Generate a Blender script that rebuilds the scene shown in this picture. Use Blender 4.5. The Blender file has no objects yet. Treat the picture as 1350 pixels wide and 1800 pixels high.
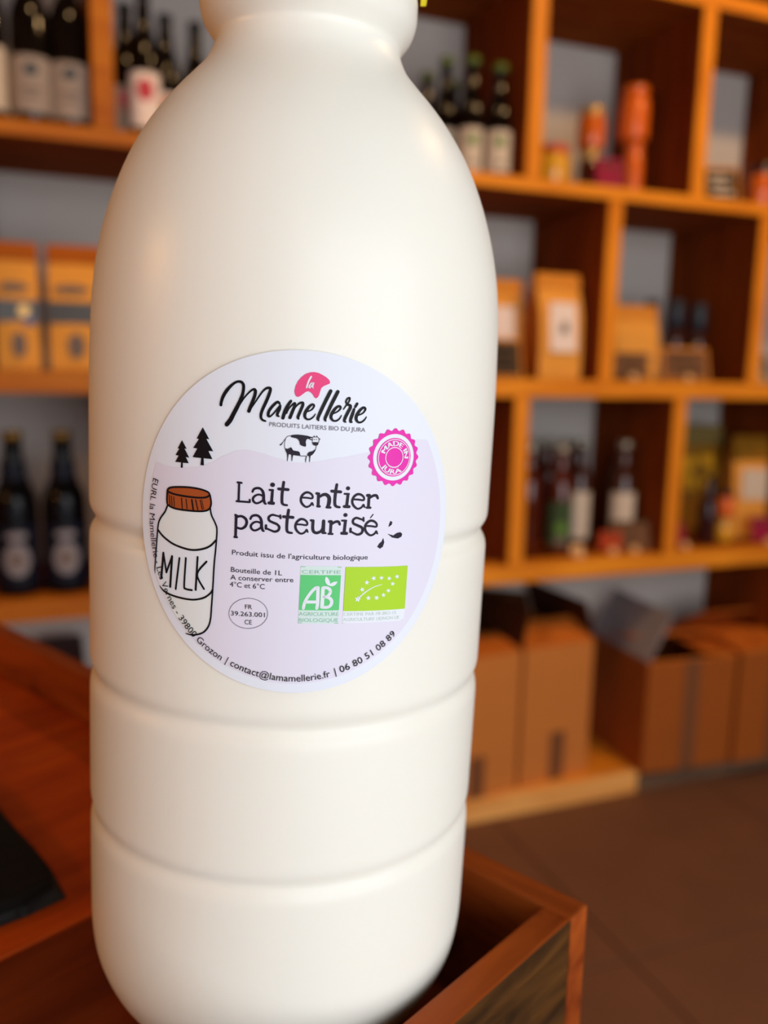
import bpy, bmesh, math, random
from mathutils import Matrix, Vector
random.seed(7)
sc = bpy.context.scene
C = sc.collection
R = math.radians

# ------------------------------------------------------------------ camera
YAW = R(21.3)                     # the shelf wall is turned 21 degrees to the lens
PITCH, ROLL, EYE = 0.165793, 0.0205, 1.015
def camera_matrix():
    c, s = math.cos(PITCH), math.sin(PITCH)
    fw = Vector((0, c, -s)); up = Vector((0, s, c)); rt = Vector((1, 0, 0))
    cr, sr = math.cos(ROLL), math.sin(ROLL)
    rt2 = rt*cr + up*sr; up2 = -rt*sr + up*cr
    m = Matrix((rt2, up2, -fw)).transposed().to_4x4()
    return Matrix.Translation((0, 0, EYE)) @ Matrix.Rotation(-YAW, 4, 'Z') @ m
cam = bpy.data.cameras.new('camera')
cam.sensor_fit = 'HORIZONTAL'; cam.sensor_width = 36.0; cam.lens = 40.0
cam.clip_start = 0.01
cam.dof.use_dof = True; cam.dof.focus_distance = 0.150; cam.dof.aperture_fstop = 14.0
camo = bpy.data.objects.new('camera', cam); C.objects.link(camo)
camo.matrix_world = camera_matrix()
sc.camera = camo

# ------------------------------------------------------------------ light
sc.view_settings.view_transform = 'Standard'
sc.view_settings.look = 'None'
sc.view_settings.exposure = 0.0
sc.view_settings.gamma = 1.0
sc.view_settings.use_curve_mapping = False
world = bpy.data.worlds.new('sky'); sc.world = world; world.use_nodes = True
world.node_tree.nodes['Background'].inputs[0].default_value = (0.75, 0.87, 1.0, 1)
world.node_tree.nodes['Background'].inputs[1].default_value = 1.0
def area(name, loc, aim, sx, sy, power, col):
    l = bpy.data.lights.new(name, 'AREA'); l.shape = 'RECTANGLE'; l.size = sx; l.size_y = sy
    l.energy = power; l.color = col
    o = bpy.data.objects.new(name, l); C.objects.link(o)
    o.location = loc
    o.rotation_euler = (Vector(aim)-Vector(loc)).to_track_quat('-Z', 'Y').to_euler()
    return o
# daylight of the shop window behind the photographer
WIN = (-0.38, 1.72, 0.25, 1.95)    # x0, x1, z0, z1 of the opening in wall_front
FRONT_Y = -1.30
area('window_daylight', ((WIN[0]+WIN[1])/2, FRONT_Y+0.03, (WIN[2]+WIN[3])/2), ((WIN[0]+WIN[1])/2, 1.0, (WIN[2]+WIN[3])/2-0.25),
     WIN[1]-WIN[0]-0.1, WIN[3]-WIN[2]-0.1, 28.5, (0.97, 0.985, 0.99))

# ------------------------------------------------------------------ helpers
def link(name, me, mat=None, parent=None):
    o = bpy.data.objects.new(name, me); C.objects.link(o)
    if mat is not None and len(me.materials) == 0: me.materials.append(mat)
    if parent is not None: o.parent = parent
    return o
def tag(o, label=None, cat=None, group=None, kind=None):
    if label: o['label'] = label
    if cat: o['category'] = cat
    if group: o['group'] = group
    if kind: o['kind'] = kind
    return o
def thing(name, label, cat, loc=(0, 0, 0), rz=0.0, group=None):
    o = bpy.data.objects.new(name, None); C.objects.link(o); o.empty_display_size = 0.02
    o.location = loc; o.rotation_euler = (0, 0, rz)
    return tag(o, label, cat, group)
class MB:
    def __init__(s): s.v = []; s.f = []; s.smooth = False
    def add(s, vs, fs):
        n = len(s.v); s.v += [tuple(p) for p in vs]; s.f += [tuple(i+n for i in q) for q in fs]; return s
    def box(s, x0, x1, y0, y1, z0, z1, M=None):
        vs = [Vector(p) for p in ((x0,y0,z0),(x1,y0,z0),(x1,y1,z0),(x0,y1,z0),(x0,y0,z1),(x1,y0,z1),(x1,y1,z1),(x0,y1,z1))]
        if M is not None: vs = [M @ p for p in vs]
        return s.add(vs, [(0,3,2,1),(4,5,6,7),(0,1,5,4),(1,2,6,5),(2,3,7,6),(3,0,4,7)])
    def lathe(s, prof, n=32, M=None, cap=True):
        vs = []; fs = []
        for z, r in prof:
            for k in range(n):
                a = 2*math.pi*k/n; vs.append(Vector((r*math.cos(a), r*math.sin(a), z)))
        for i in range(len(prof)-1):
            for k in range(n):
                fs.append((i*n+k, i*n+(k+1) % n, (i+1)*n+(k+1) % n, (i+1)*n+k))
        if cap:
            fs.append(tuple(range(n-1, -1, -1))); fs.append(tuple((len(prof)-1)*n+k for k in range(n)))
        if M is not None: vs = [M @ p for p in vs]
        return s.add(vs, fs)
    def loft(s, rings, cap=True):        # rings: lists of equal length
        n = len(rings[0]); vs = [p for r in rings for p in r]; fs = []
        for i in range(len(rings)-1):
            for k in range(n): fs.append((i*n+k, i*n+(k+1) % n, (i+1)*n+(k+1) % n, (i+1)*n+k))
        if cap: fs.append(tuple(range(n-1, -1, -1))); fs.append(tuple((len(rings)-1)*n+k for k in range(n)))
        return s.add(vs, fs)
    def patch(s, r, a0, a1, z0, z1, n=10, ell=False, off=0.0):   # a patch lying on a cylinder, angle 0 faces -y
        m = 6 if ell else 1; vs = []; fs = []
        for i in range(n+1):
            t = i/n; a = a0+(a1-a0)*t
            if ell:
                h = math.sqrt(max(0.0, 1-(2*t-1)**2))*(z1-z0)/2; zc = (z0+z1)/2; b, c = zc-h, zc+h
            else: b, c = z0, z1
            for z in (b, c): vs.append(((r+off)*math.sin(a), -(r+off)*math.cos(a), z))
        for i in range(n): fs.append((2*i, 2*i+2, 2*i+3, 2*i+1))
        return s.add(vs, fs)
    def mesh(s, name, smooth=False, bevel=0.0, seg=1):
        me = bpy.data.meshes.new(name); me.from_pydata(s.v, [], s.f); me.update()
        if bevel > 0:
            bm = bmesh.new(); bm.from_mesh(me)
            bmesh.ops.bevel(bm, geom=bm.edges[:], offset=bevel, segments=seg, affect='EDGES', profile=0.6)
            bm.to_mesh(me); bm.free()
        if smooth:
            for p in me.polygons: p.use_smooth = True
        return me
    def build(s, name, mat, parent=None, smooth=False, bevel=0.0, seg=1):
        return link(name, s.mesh(name, smooth, bevel, seg), mat, parent)
def struct(o): o['kind'] = 'structure'; return o

# ------------------------------------------------------------------ materials
def pmat(name, col, rough=0.5, metal=0.0, coat=0.0, spec=0.5, sss=0.0, sssr=(1, .6, .4), noise=None, bump=0.0, trans=0.0):
    m = bpy.data.materials.new(name); m.use_nodes = True; nt = m.node_tree; b = nt.nodes['Principled BSDF']
    b.inputs['Base Color'].default_value = (*col, 1); b.inputs['Roughness'].default_value = rough
    b.inputs['Metallic'].default_value = metal; b.inputs['Coat Weight'].default_value = coat
    b.inputs['Specular IOR Level'].default_value = spec
    b.inputs['Transmission Weight'].default_value = trans
    if sss:
        b.inputs['Subsurface Weight'].default_value = sss; b.inputs['Subsurface Scale'].default_value = 0.006
        b.inputs['Subsurface Radius'].default_value = sssr
    if noise:
        scale, amt = noise
        tc = nt.nodes.new('ShaderNodeTexCoord'); n = nt.nodes.new('ShaderNodeTexNoise'); n.inputs['Scale'].default_value = scale; n.inputs['Detail'].default_value = 6
        nt.links.new(tc.outputs['Object'], n.inputs['Vector'])
        mx = nt.nodes.new('ShaderNodeMixRGB'); mx.inputs[1].default_value = (*[c*(1-amt) for c in col], 1); mx.inputs[2].default_value = (*[min(1, c*(1+amt)) for c in col], 1)
        nt.links.new(n.outputs['Fac'], mx.inputs[0]); nt.links.new(mx.outputs[0], b.inputs['Base Color'])
        if bump:
            bp = nt.nodes.new('ShaderNodeBump'); bp.inputs['Strength'].default_value = bump; bp.inputs['Distance'].default_value = 0.002
            nt.links.new(n.outputs['Fac'], bp.inputs['Height']); nt.links.new(bp.outputs[0], b.inputs['Normal'])
    return m
def wood(name, dark, light, stretch=(1, 12, 12), scale=6.0, rough=0.55, bump=0.25, spec=0.16, knots=0.0, contrast=(0.3, 0.72)):
    m = bpy.data.materials.new(name); m.use_nodes = True; nt = m.node_tree; b = nt.nodes['Principled BSDF']
    b.inputs['Roughness'].default_value = rough; b.inputs['Specular IOR Level'].default_value = spec
    tc = nt.nodes.new('ShaderNodeTexCoord'); mp = nt.nodes.new('ShaderNodeMapping'); mp.inputs['Scale'].default_value = stretch
    nt.links.new(tc.outputs['Object'], mp.inputs['Vector'])
    n = nt.nodes.new('ShaderNodeTexNoise'); n.inputs['Scale'].default_value = scale; n.inputs['Detail'].default_value = 8; n.inputs['Distortion'].default_value = 0.6
    nt.links.new(mp.outputs[0], n.inputs['Vector'])
    rp = nt.nodes.new('ShaderNodeValToRGB'); e = rp.color_ramp.elements
    e[0].position = contrast[0]; e[0].color = (*dark, 1); e[1].position = contrast[1]; e[1].color = (*light, 1)
    nt.links.new(n.outputs['Fac'], rp.inputs[0])
    out = rp.outputs[0]
    if knots:
        n2 = nt.nodes.new('ShaderNodeTexNoise'); n2.inputs['Scale'].default_value = knots; n2.inputs['Detail'].default_value = 3
        nt.links.new(tc.outputs['Object'], n2.inputs['Vector'])
        r2 = nt.nodes.new('ShaderNodeValToRGB'); r2.color_ramp.elements[0].position = 0.27; r2.color_ramp.elements[0].color = (0.12, 0.1, 0.09, 1)
        r2.color_ramp.elements[1].position = 0.36; r2.color_ramp.elements[1].color = (1, 1, 1, 1)
        nt.links.new(n2.outputs['Fac'], r2.inputs[0])
        mx = nt.nodes.new('ShaderNodeMixRGB'); mx.blend_type = 'MULTIPLY'; mx.inputs[0].default_value = 0.8
        nt.links.new(out, mx.inputs[1]); nt.links.new(r2.outputs[0], mx.inputs[2]); out = mx.outputs[0]
    nt.links.new(out, b.inputs['Base Color'])
    bp = nt.nodes.new('ShaderNodeBump'); bp.inputs['Strength'].default_value = bump; bp.inputs['Distance'].default_value = 0.0012
    nt.links.new(n.outputs['Fac'], bp.inputs['Height']); nt.links.new(bp.outputs[0], b.inputs['Normal'])
    return m
M = {}
M['milk'] = pmat('milk plastic', (0.90, 0.87, 0.785), rough=0.36, sss=0.2, sssr=(1, .85, .68), spec=0.4)
M['cap'] = pmat('yellow cap plastic', (0.85, 0.68, 0.01), rough=0.35)
M['pine'] = wood('shade toned pine board', (0.20, 0.040, 0.004), (0.36, 0.085, 0.008), (1.5, 10, 10), 3.0, 0.8, 0.15, spec=0.05)  # same wood as the front edges, darkened for shade inside the cubbies
M['pinev'] = wood('shade toned pine upright', (0.15, 0.026, 0.003), (0.27, 0.055, 0.006), (10, 10, 1.5), 3.0, 0.8, 0.15, spec=0.05)  # uprights also carry the cubby shade in their colour
M['lip'] = wood('lit toned pine edge', (0.68, 0.20, 0.012), (0.97, 0.35, 0.022), (1.5, 10, 10), 3.0, 0.5, 0.1)  # brighter, lit tone of the shelf wood for front edges and base board
M['lipv'] = wood('lit toned pine upright edge', (0.66, 0.19, 0.010), (0.95, 0.33, 0.020), (10, 10, 1.5), 3.0, 0.5, 0.1)  # lit tone for the upright fronts
M['lip_dim'] = wood('dimly lit pine edge', (0.40, 0.10, 0.006), (0.58, 0.19, 0.012), (1.5, 10, 10), 3.0, 0.5, 0.1)  # left front edges, weaker light there put into the colour
M['plinth'] = wood('pale plinth wood', (0.72, 0.28, 0.06), (0.95, 0.50, 0.15), (1.2, 10, 10), 3.0, 0.55, 0.15)
M['plinth_grey'] = wood('worn grey plinth wood', (0.13, 0.075, 0.045), (0.22, 0.13, 0.08), (1.2, 10, 10), 3.0, 0.7, 0.15)
M['tray_floor'] = wood('tray floor wood', (0.36, 0.042, 0.003), (0.62, 0.095, 0.006), (14, 2.2, 14), 5.0, 0.55, 0.3, knots=38)
M['tray_floor_shade'] = wood('tray plank in shadow tone', (0.10, 0.014, 0.002), (0.24, 0.04, 0.004), (14, 2.2, 14), 5.0, 0.6, 0.3, knots=38)  # bottle's shadow on the tray floor put into this plank's colour
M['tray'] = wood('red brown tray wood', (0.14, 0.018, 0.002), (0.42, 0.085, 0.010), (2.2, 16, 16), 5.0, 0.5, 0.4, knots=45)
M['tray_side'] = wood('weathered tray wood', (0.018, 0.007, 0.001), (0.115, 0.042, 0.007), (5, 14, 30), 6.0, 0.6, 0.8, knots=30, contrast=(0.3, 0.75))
M['table'] = wood('dark table wood', (0.05, 0.018, 0.006), (0.12, 0.045, 0.015), (2, 14, 14), 4.0)
M['slate'] = pmat('dark slate', (0.006, 0.006, 0.006), rough=0.75, spec=0.15, noise=(40, 0.4), bump=0.5)
M['slate_edge'] = pmat('chipped slate edge', (0.010, 0.012, 0.014), rough=0.6, spec=0.25, noise=(150, 0.6), bump=0.8)
M['wall'] = pmat('painted wall', (0.60, 0.545, 0.50), rough=0.9, spec=0.1, noise=(4, 0.04))
M['wallw'] = pmat('warm clay wall', (0.50, 0.22, 0.08), rough=0.9, noise=(3, 0.06))
M['ceiling'] = pmat('dark ceiling boards', (0.10, 0.07, 0.05), rough=0.95)
M['tile'] = pmat('brown floor tile', (0.17, 0.075, 0.042), rough=0.55, spec=0.25, noise=(7, 0.18))
M['grout'] = pmat('floor grout', (0.16, 0.10, 0.07), rough=0.9)
M['darkglass'] = pmat('dark bottle glass', (0.005, 0.003, 0.002), rough=0.09, spec=0.35)
M['beerglass'] = pmat('black beer glass', (0.003, 0.003, 0.004), rough=0.1, spec=0.2)
M['juice'] = pmat('red brown juice glass', (0.085, 0.012, 0.004), rough=0.08, spec=0.6)
M['juice2'] = pmat('dark juice glass', (0.05, 0.012, 0.006), rough=0.08, spec=0.6)
M['paper'] = pmat('cream label paper', (0.66, 0.55, 0.44), rough=0.8, spec=0.12, noise=(60, 0.05))
M['paper_grey'] = pmat('grey label paper', (0.36, 0.29, 0.25), rough=0.8, spec=0.12, noise=(60, 0.08))
M['paper_pink'] = pmat('pinkish white label paper', (0.90, 0.74, 0.66), rough=0.8, spec=0.12, noise=(60, 0.05))
M['paper_green'] = pmat('dark green label paper', (0.05, 0.08, 0.035), rough=0.8, spec=0.12, noise=(60, 0.2))
M['ink_blue'] = pmat('blue black emblem ink', (0.03, 0.045, 0.06), rough=0.7)
M['ink_soft'] = pmat('brown grey ink', (0.17, 0.12, 0.10), rough=0.7)
M['ink_red'] = pmat('red emblem ink', (0.52, 0.03, 0.03), rough=0.7)
M['ink_pink'] = pmat('pink emblem ink', (0.6, 0.07, 0.12), rough=0.7)
M['ink_orange'] = pmat('orange emblem ink', (0.65, 0.15, 0.05), rough=0.7)
M['ink_green'] = pmat('green emblem ink', (0.10, 0.22, 0.02), rough=0.7)
M['cap_green'] = pmat('green crown cap', (0.09, 0.14, 0.01), rough=0.4)
M['cap_black'] = pmat('black crown cap', (0.012, 0.010, 0.010), rough=0.3)
M['cap_gold'] = pmat('gold brown crown cap', (0.20, 0.12, 0.03), rough=0.35, metal=0.5)
M['cap_silver'] = pmat('silver screw cap', (0.42, 0.38, 0.30), rough=0.3, metal=0.6)
M['cap_navy'] = pmat('navy plastic cap', (0.02, 0.028, 0.045), rough=0.35)
M['silver'] = pmat('silver seal paper', (0.24, 0.215, 0.24), rough=0.5)
M['navy'] = pmat('navy neck label', (0.004, 0.006, 0.016), rough=0.5, spec=0.2)
M['kraft'] = pmat('kraft paper', (0.70, 0.26, 0.035), rough=0.75, spec=0.12, noise=(25, 0.12), bump=0.4)
M['kraft_l'] = pmat('light kraft paper', (0.84, 0.36, 0.06), rough=0.7, spec=0.12, noise=(25, 0.10), bump=0.3)
M['kraft_d'] = pmat('folded kraft paper', (0.45, 0.11, 0.01), rough=0.75, spec=0.12, noise=(25, 0.12))
M['gusset'] = pmat('kraft gusset in shade tone', (0.05, 0.018, 0.005), rough=0.8)  # shade between the left bags painted onto the bag side
M['band'] = pmat('dark window band', (0.05, 0.04, 0.032), rough=0.35, noise=(30, 0.4))
M['gold'] = pmat('gold glint colour', (0.85, 0.50, 0.13), rough=0.35, metal=0.3)  # painted glint, a disc in place of a specular highlight
M['blue'] = pmat('blue print', (0.08, 0.11, 0.30), rough=0.5)
M['card'] = pmat('cardboard', (0.58, 0.20, 0.045), rough=0.8, spec=0.1, noise=(18, 0.08))
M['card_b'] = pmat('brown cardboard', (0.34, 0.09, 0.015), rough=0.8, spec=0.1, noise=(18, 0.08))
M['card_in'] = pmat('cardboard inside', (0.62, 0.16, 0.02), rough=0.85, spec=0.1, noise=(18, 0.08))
M['card_d'] = pmat('unlit cardboard tone', (0.06, 0.018, 0.006), rough=0.85, spec=0.1, noise=(18, 0.1))  # flaps facing away from the light, shade painted in
M['tape'] = pmat('brown parcel tape', (0.20, 0.075, 0.03), rough=0.35)
M['sheet'] = pmat('skylit grey cardboard', (0.32, 0.29, 0.32), rough=0.6, noise=(25, 0.15))  # sky sheen on the raised flap put into its colour
M['maroon'] = pmat('maroon carton', (0.05, 0.012, 0.014), rough=0.6)
M['signcard'] = pmat('brown price card', (0.19, 0.085, 0.04), rough=0.7, spec=0.12, noise=(60, 0.35))
M['signdark'] = pmat('dark price card', (0.075, 0.045, 0.025), rough=0.7, spec=0.12, noise=(60, 0.3))
M['magenta'] = pmat('magenta price card', (0.30, 0.012, 0.05), rough=0.6, spec=0.12)
M['redcard'] = pmat('red price card', (0.42, 0.05, 0.012), rough=0.6, spec=0.12)
M['foot'] = pmat('pale wood ball', (0.78, 0.46, 0.20), rough=0.6)
M['orange'] = pmat('orange jam glass', (0.72, 0.13, 0.008), rough=0.12, spec=0.6)
M['orange2'] = pmat('bright orange wrapper', (0.80, 0.14, 0.008), rough=0.3)
M['honey'] = pmat('honey glass', (0.80, 0.38, 0.02), rough=0.1, spec=0.6)
M['redlid'] = pmat('red jar lid', (0.55, 0.05, 0.01), rough=0.35)
M['palelid'] = pmat('pale brass jar lid', (0.62, 0.36, 0.10), rough=0.3, metal=0.4)
M['pasta'] = pmat('yellow pasta pouch', (0.30, 0.13, 0.01), rough=0.4, spec=0.12, noise=(50, 0.25))
M['pouch_top'] = pmat('clear pouch top', (0.22, 0.16, 0.05), rough=0.25)
M['plum'] = pmat('plum dark glass', (0.035, 0.006, 0.006), rough=0.15)
M['white_label'] = pmat('white sticker', (0.80, 0.83, 0.92), rough=0.42, spec=0.15)
M['lavender'] = pmat('lavender print', (0.77, 0.735, 0.86), rough=0.45, spec=0.15)
M['black'] = pmat('black print', (0.008, 0.007, 0.009), rough=0.5, spec=0.15)
M['ink_dark'] = pmat('violet black print', (0.022, 0.016, 0.03), rough=0.5, spec=0.15)
M['ink_grey'] = pmat('grey print', (0.19, 0.18, 0.22), rough=0.5, spec=0.15)
M['p_pink'] = pmat('pink print', (0.82, 0.065, 0.22), rough=0.45, spec=0.15)
M['p_magenta'] = pmat('magenta print', (0.80, 0.035, 0.42), rough=0.45, spec=0.15)
M['p_white'] = pmat('white print', (0.80,0.83,0.90), rough=0.45, spec=0.15)
M['p_cream'] = pmat('milk white print', (0.80, 0.82, 0.82), rough=0.45, spec=0.15)
M['p_brown'] = pmat('brown cap print', (0.40, 0.085, 0.022), rough=0.45, spec=0.15)
M['p_green'] = pmat('green print', (0.12, 0.60, 0.20), rough=0.45, spec=0.15)
M['p_lime'] = pmat('lime print', (0.42, 0.68, 0.03), rough=0.45, spec=0.15)
M['p_paleg'] = pmat('pale green print', (0.66, 0.80, 0.76), rough=0.45, spec=0.15)
M['p_midg'] = pmat('soft green print', (0.28, 0.52, 0.40), rough=0.45, spec=0.15)
M['p_faintg'] = pmat('faint green print', (0.52, 0.64, 0.56), rough=0.45, spec=0.15)
M['lampmetal'] = pmat('black lamp metal', (0.02, 0.02, 0.02), rough=0.4, metal=0.6)
M['frame'] = pmat('white window frame', (0.6, 0.6, 0.58), rough=0.5)

# ================================================================== room
X0, X1, Y0, Y1, H = -1.7, 3.4, FRONT_Y, 1.915, 2.6
fl = struct(MB().box(X0, X1, Y0, Y1, -0.06, -0.008).build('floor', M['grout']))
tile_me = MB().box(-0.298, 0.298, -0.298, 0.298, -0.008, 0.0).mesh('tile', bevel=0.0015)
for i in range(-4, 4):
    for j in range(-4, 1):
        cx, cy = 0.91+0.6*i+0.3, 1.10+0.6*j+0.3
        if cx-0.3 < X0 or cx+0.3 > X1 or cy-0.3 < Y0: continue
        o = link('tile', tile_me, M['tile'], fl); o.location = (cx, cy, random.uniform(-0.0006, 0))
struct(MB().box(X0, X1, Y1, Y1+0.1, -0.06, H).build('wall_back', M['wall']))
struct(MB().box(X0-0.1, X0, Y0-0.1, Y1+0.1, -0.06, H).build('wall_left', M['wallw']))
struct(MB().box(X1, X1+0.1, Y0-0.1, Y1+0.1, -0.06, H).build('wall_right', M['wall']))
struct(MB().box(X0-0.1, X1+0.1, Y0-0.1, Y1+0.1, H, H+0.1).build('ceiling', M['ceiling']))
wf = MB()
wf.box(X0, WIN[0], Y0-0.1, Y0, -0.06, H); wf.box(WIN[1], X1, Y0-0.1, Y0, -0.06, H)
wf.box(WIN[0], WIN[1], Y0-0.1, Y0, -0.06, WIN[2]); wf.box(WIN[0], WIN[1], Y0-0.1, Y0, WIN[3], H)
struct(wf.build('wall_front', M['wall']))
wn = struct(MB().box(WIN[0], WIN[1], Y0-0.09, Y0-0.05, WIN[2], WIN[2]+0.05).build('window_1', M['frame']))
for b in ((WIN[0], WIN[1], WIN[3]-0.05, WIN[3]), (WIN[0], WIN[0]+0.05, WIN[2], WIN[3]), (WIN[1]-0.05, WIN[1], WIN[2], WIN[3]), (0.83, 0.87, WIN[2], WIN[3])):
    MB().box(b[0], b[1], Y0-0.09, Y0-0.05, b[2], b[3]).build('window_frame', M['frame'], wn)

# ceiling spot lamps over the shelves (out of frame, they warm the wood)
def spot(x, y, aim, e, label, wide=105):
    t = thing('ceiling_spot_lamp', label, 'lamp', (x, y, H), 0, 'ceiling spots over the shelves')
    MB().lathe([(-0.02, 0.045), (0, 0.045)], 20).build('canopy', M['lampmetal'], t)
    MB().lathe([(-0.14, 0.007), (-0.02, 0.007)], 10).build('stem', M['lampmetal'], t)
    MB().lathe([(-0.26, 0.045), (-0.25, 0.048), (-0.17, 0.038), (-0.14, 0.02)], 24, cap=False).build('lamp_shade', M['lampmetal'], t)
    l = bpy.data.lights.new('spot', 'SPOT'); l.energy = e; l.color = (1.0, 0.60, 0.26); l.spot_size = R(wide); l.spot_blend = 0.9; l.shadow_soft_size = 0.08
    o = bpy.data.objects.new('spot', l); C.objects.link(o); o.location = (x, y, H-0.275)
    o.rotation_euler = (Vector(aim)-Vector(o.location)).to_track_quat('-Z', 'Y').to_euler()
SPOT_E = 56
spot(1.55, 0.55, (1.45, 1.7, 0.9), SPOT_E, 'black ceiling spot lamp aimed at the right-hand shelves', 165)
spot(0.25, 0.75, (0.05, 1.7, 0.9), SPOT_E*0.4, 'black ceiling spot lamp aimed at the left-hand shelves')

# warm lamp added out of frame to tint the bottle's left edge
t = thing('added_warm_lamp', 'unseen black lamp added to warm the milk bottle from the left', 'lamp', (-1.4, 0.35, H))
MB().lathe([(-0.02, 0.04), (0, 0.04)], 20).build('canopy', M['lampmetal'], t)
MB().lathe([(-0.85, 0.004), (-0.02, 0.004)], 8).build('cord', M['lampmetal'], t)
MB().lathe([(-1.02, 0.13), (-0.99, 0.13), (-0.90, 0.06), (-0.85, 0.02)], 28, cap=False).build('lamp_shade', M['lampmetal'], t)
l = bpy.data.lights.new('bulb', 'POINT'); l.energy = 17; l.color = (1.0, 0.52, 0.14); l.shadow_soft_size = 0.11
o = bpy.data.objects.new('bulb', l); C.objects.link(o); o.location = (-1.4, 0.35, H-1.06)

# ================================================================== shelf unit
SF, SB = 1.6, 1.91       # front and back of the unit
su = thing('shelf_unit', 'pale pine wall shelving of staggered open cubby holes', 'shelf', (0, SF, 0))
def board(z0, z1):
    dp = 0.05 if z1 < 0.7 else 0.006          # lit tone painted further back over the low shelf's top
    plank(z0, z1, -1.05, 0.52, 'lip_dim', dp); plank(z0, z1, 0.5205, 2.75, 'lip', dp)
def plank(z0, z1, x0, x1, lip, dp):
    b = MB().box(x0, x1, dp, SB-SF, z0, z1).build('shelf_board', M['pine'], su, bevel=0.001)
    MB().box(x0, x1, 0, dp, z0, z1).build('lit_front_edge', M[lip], b, bevel=0.0015)
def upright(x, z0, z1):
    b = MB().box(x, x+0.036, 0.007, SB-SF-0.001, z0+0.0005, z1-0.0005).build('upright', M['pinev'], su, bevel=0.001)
    MB().box(x, x+0.036, 0.0005, 0.007, z0+0.0005, z1-0.0005).build('lit_front_edge', M['lipv'] if x > 0.6 else M['lip_dim'], b, bevel=0.0015)
ZB = (0.0, 0.053); ZC = (0.555, 0.595); ZM = (0.962, 1.0); ZA = (1.381, 1.407); ZT = (1.795, 1.825); ZTT = (2.2, 2.23)
for z in (ZC, ZM, ZA, ZT, ZTT): board(*z)
for k in range(-4, 5):
    xa, xb = 0.919+0.417*k, 1.125+0.417*k
    if -1.05 < xa < 2.71: upright(xa, ZA[1], ZT[0]); upright(xa, ZC[1], ZM[0])
    if -1.05 < xb < 2.71: upright(xb, ZM[1], ZA[0]); upright(xb, ZT[1], ZTT[0])
for x in (-1.05, 0.26, 1.753, 2.7): upright(x, ZB[1], ZC[0])
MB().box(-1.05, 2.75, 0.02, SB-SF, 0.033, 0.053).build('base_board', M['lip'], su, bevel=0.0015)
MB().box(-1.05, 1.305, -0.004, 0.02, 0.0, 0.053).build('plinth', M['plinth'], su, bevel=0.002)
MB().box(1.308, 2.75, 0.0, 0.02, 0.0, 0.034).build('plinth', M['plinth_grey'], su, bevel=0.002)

# ================================================================== bottles on the shelves
PROF = {
 'wine': [(0, .40), (.012, .47), (.03, .5), (.56, .5), (.61, .485), (.66, .42), (.72, .28), (.76, .215), (.80, .19), (.93, .185), (.935, .21), (.965, .21), (.97, .185)],
 'long': [(0, .42), (.012, .48), (.03, .5), (.50, .5), (.56, .48), (.62, .42), (.70, .30), (.78, .235), (.88, .215), (.94, .21), (.945, .235), (.965, .235), (.97, .22)],
 'beer': [(0, .42), (.012, .48), (.03, .5), (.52, .5), (.57, .49), (.62, .44), (.68, .33), (.76, .25), (.86, .215), (.94, .20), (.945, .225), (.962, .225), (.968, .21)],
 'juice': [(0, .42), (.012, .48), (.03, .5), (.58, .5), (.64, .49), (.69, .44), (.74, .34), (.79, .27), (.84, .25), (.97, .25)],
 'squat': [(0, .42), (.015, .48), (.04, .5), (.52, .5), (.60, .46), (.68, .34), (.74, .27), (.82, .26), (.93, .26)],
}
def face_cam(x, y, f=0.55): return f*math.atan2(-x, y)
def bottle(name, label, x, y, z, h, d, prof, glass, capm, group, lab=None, labz=(.05, .42), emb=None, embz=(.25, .36), embw=0.32, neck=None, seal=None, capr=.25, caph=.04, rz=None, labw=1.25):
    t = thing(name, label, 'bottle', (x, y, z), face_cam(x, y) if rz is None else rz, group)
    P = [(a*h, b*d) for a, b in PROF[prof]]
    MB().lathe(P, 32).build('glass_body', M[glass], t, smooth=True)
    zt = P[-1][0]; r = capr*d
    MB().lathe([(zt-caph*h*0.75, r), (zt-caph*h*.2, r), (zt+caph*h*.25, r*.96), (zt+caph*h*.35, r*.8)], 20).build('cap', M[capm], t, smooth=True)
    R0 = 0.5*d
    if lab:
        lo = MB().patch(R0, -labw, labw, labz[0]*h, labz[1]*h, 18, off=0.0004).build('label', M[lab], t, smooth=True)
        if emb:
            for q in (emb if isinstance(emb, list) else [(emb, embz, embw, True)]):
                MB().patch(R0, -q[2], q[2], q[1][0]*h, q[1][1]*h, 12, ell=q[3], off=0.0008).build('emblem', M[q[0]], lo, smooth=True)
    if neck:
        nz0, nz1, nr, nm = neck
        MB().patch(nr*d, -1.1, 1.1, nz0*h, nz1*h, 12, off=0.001).build('neck_label', M[nm], t, smooth=True)
    return t
zA, zM, zC = ZA[1]+.0006, ZM[1]+.0006, ZC[1]+.0006
G = 'dark wine bottles on the left shelf'
wk = dict(h=0.29, d=0.064, prof='wine', glass='darkglass', capm='cap_black', group=G, labz=(.06, .365), embz=(.255, .32), embw=.36)
bottle('wine_bottle', 'dark wine bottle cut by the left picture edge, plain cream label in lamp light', -0.078, 1.655, zA, lab='paper', **{**wk, 'labz': (.06, .40)})
emb2 = [('ink_blue', (.255, .325), .34, True), ('ink_soft', (.175, .195), .5, True), ('ink_soft', (.14, .155), .42, True)]
bottle('wine_bottle', 'dark wine bottle with grey label, middle one left of the first upright', -0.009, 1.652, zA, lab='paper_grey', emb=emb2, **wk)
bottle('wine_bottle', 'dark wine bottle with grey label standing right against the first upright', 0.0515, 1.652, zA, lab='paper_grey', emb=emb2, **{**wk, 'labz': (.05, .355)})
G = 'dark bottles with red blots on their labels'
pk = dict(h=0.245, d=0.055, prof='long', glass='darkglass', capm='cap_black', group=G, labz=(.04, .40))
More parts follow.
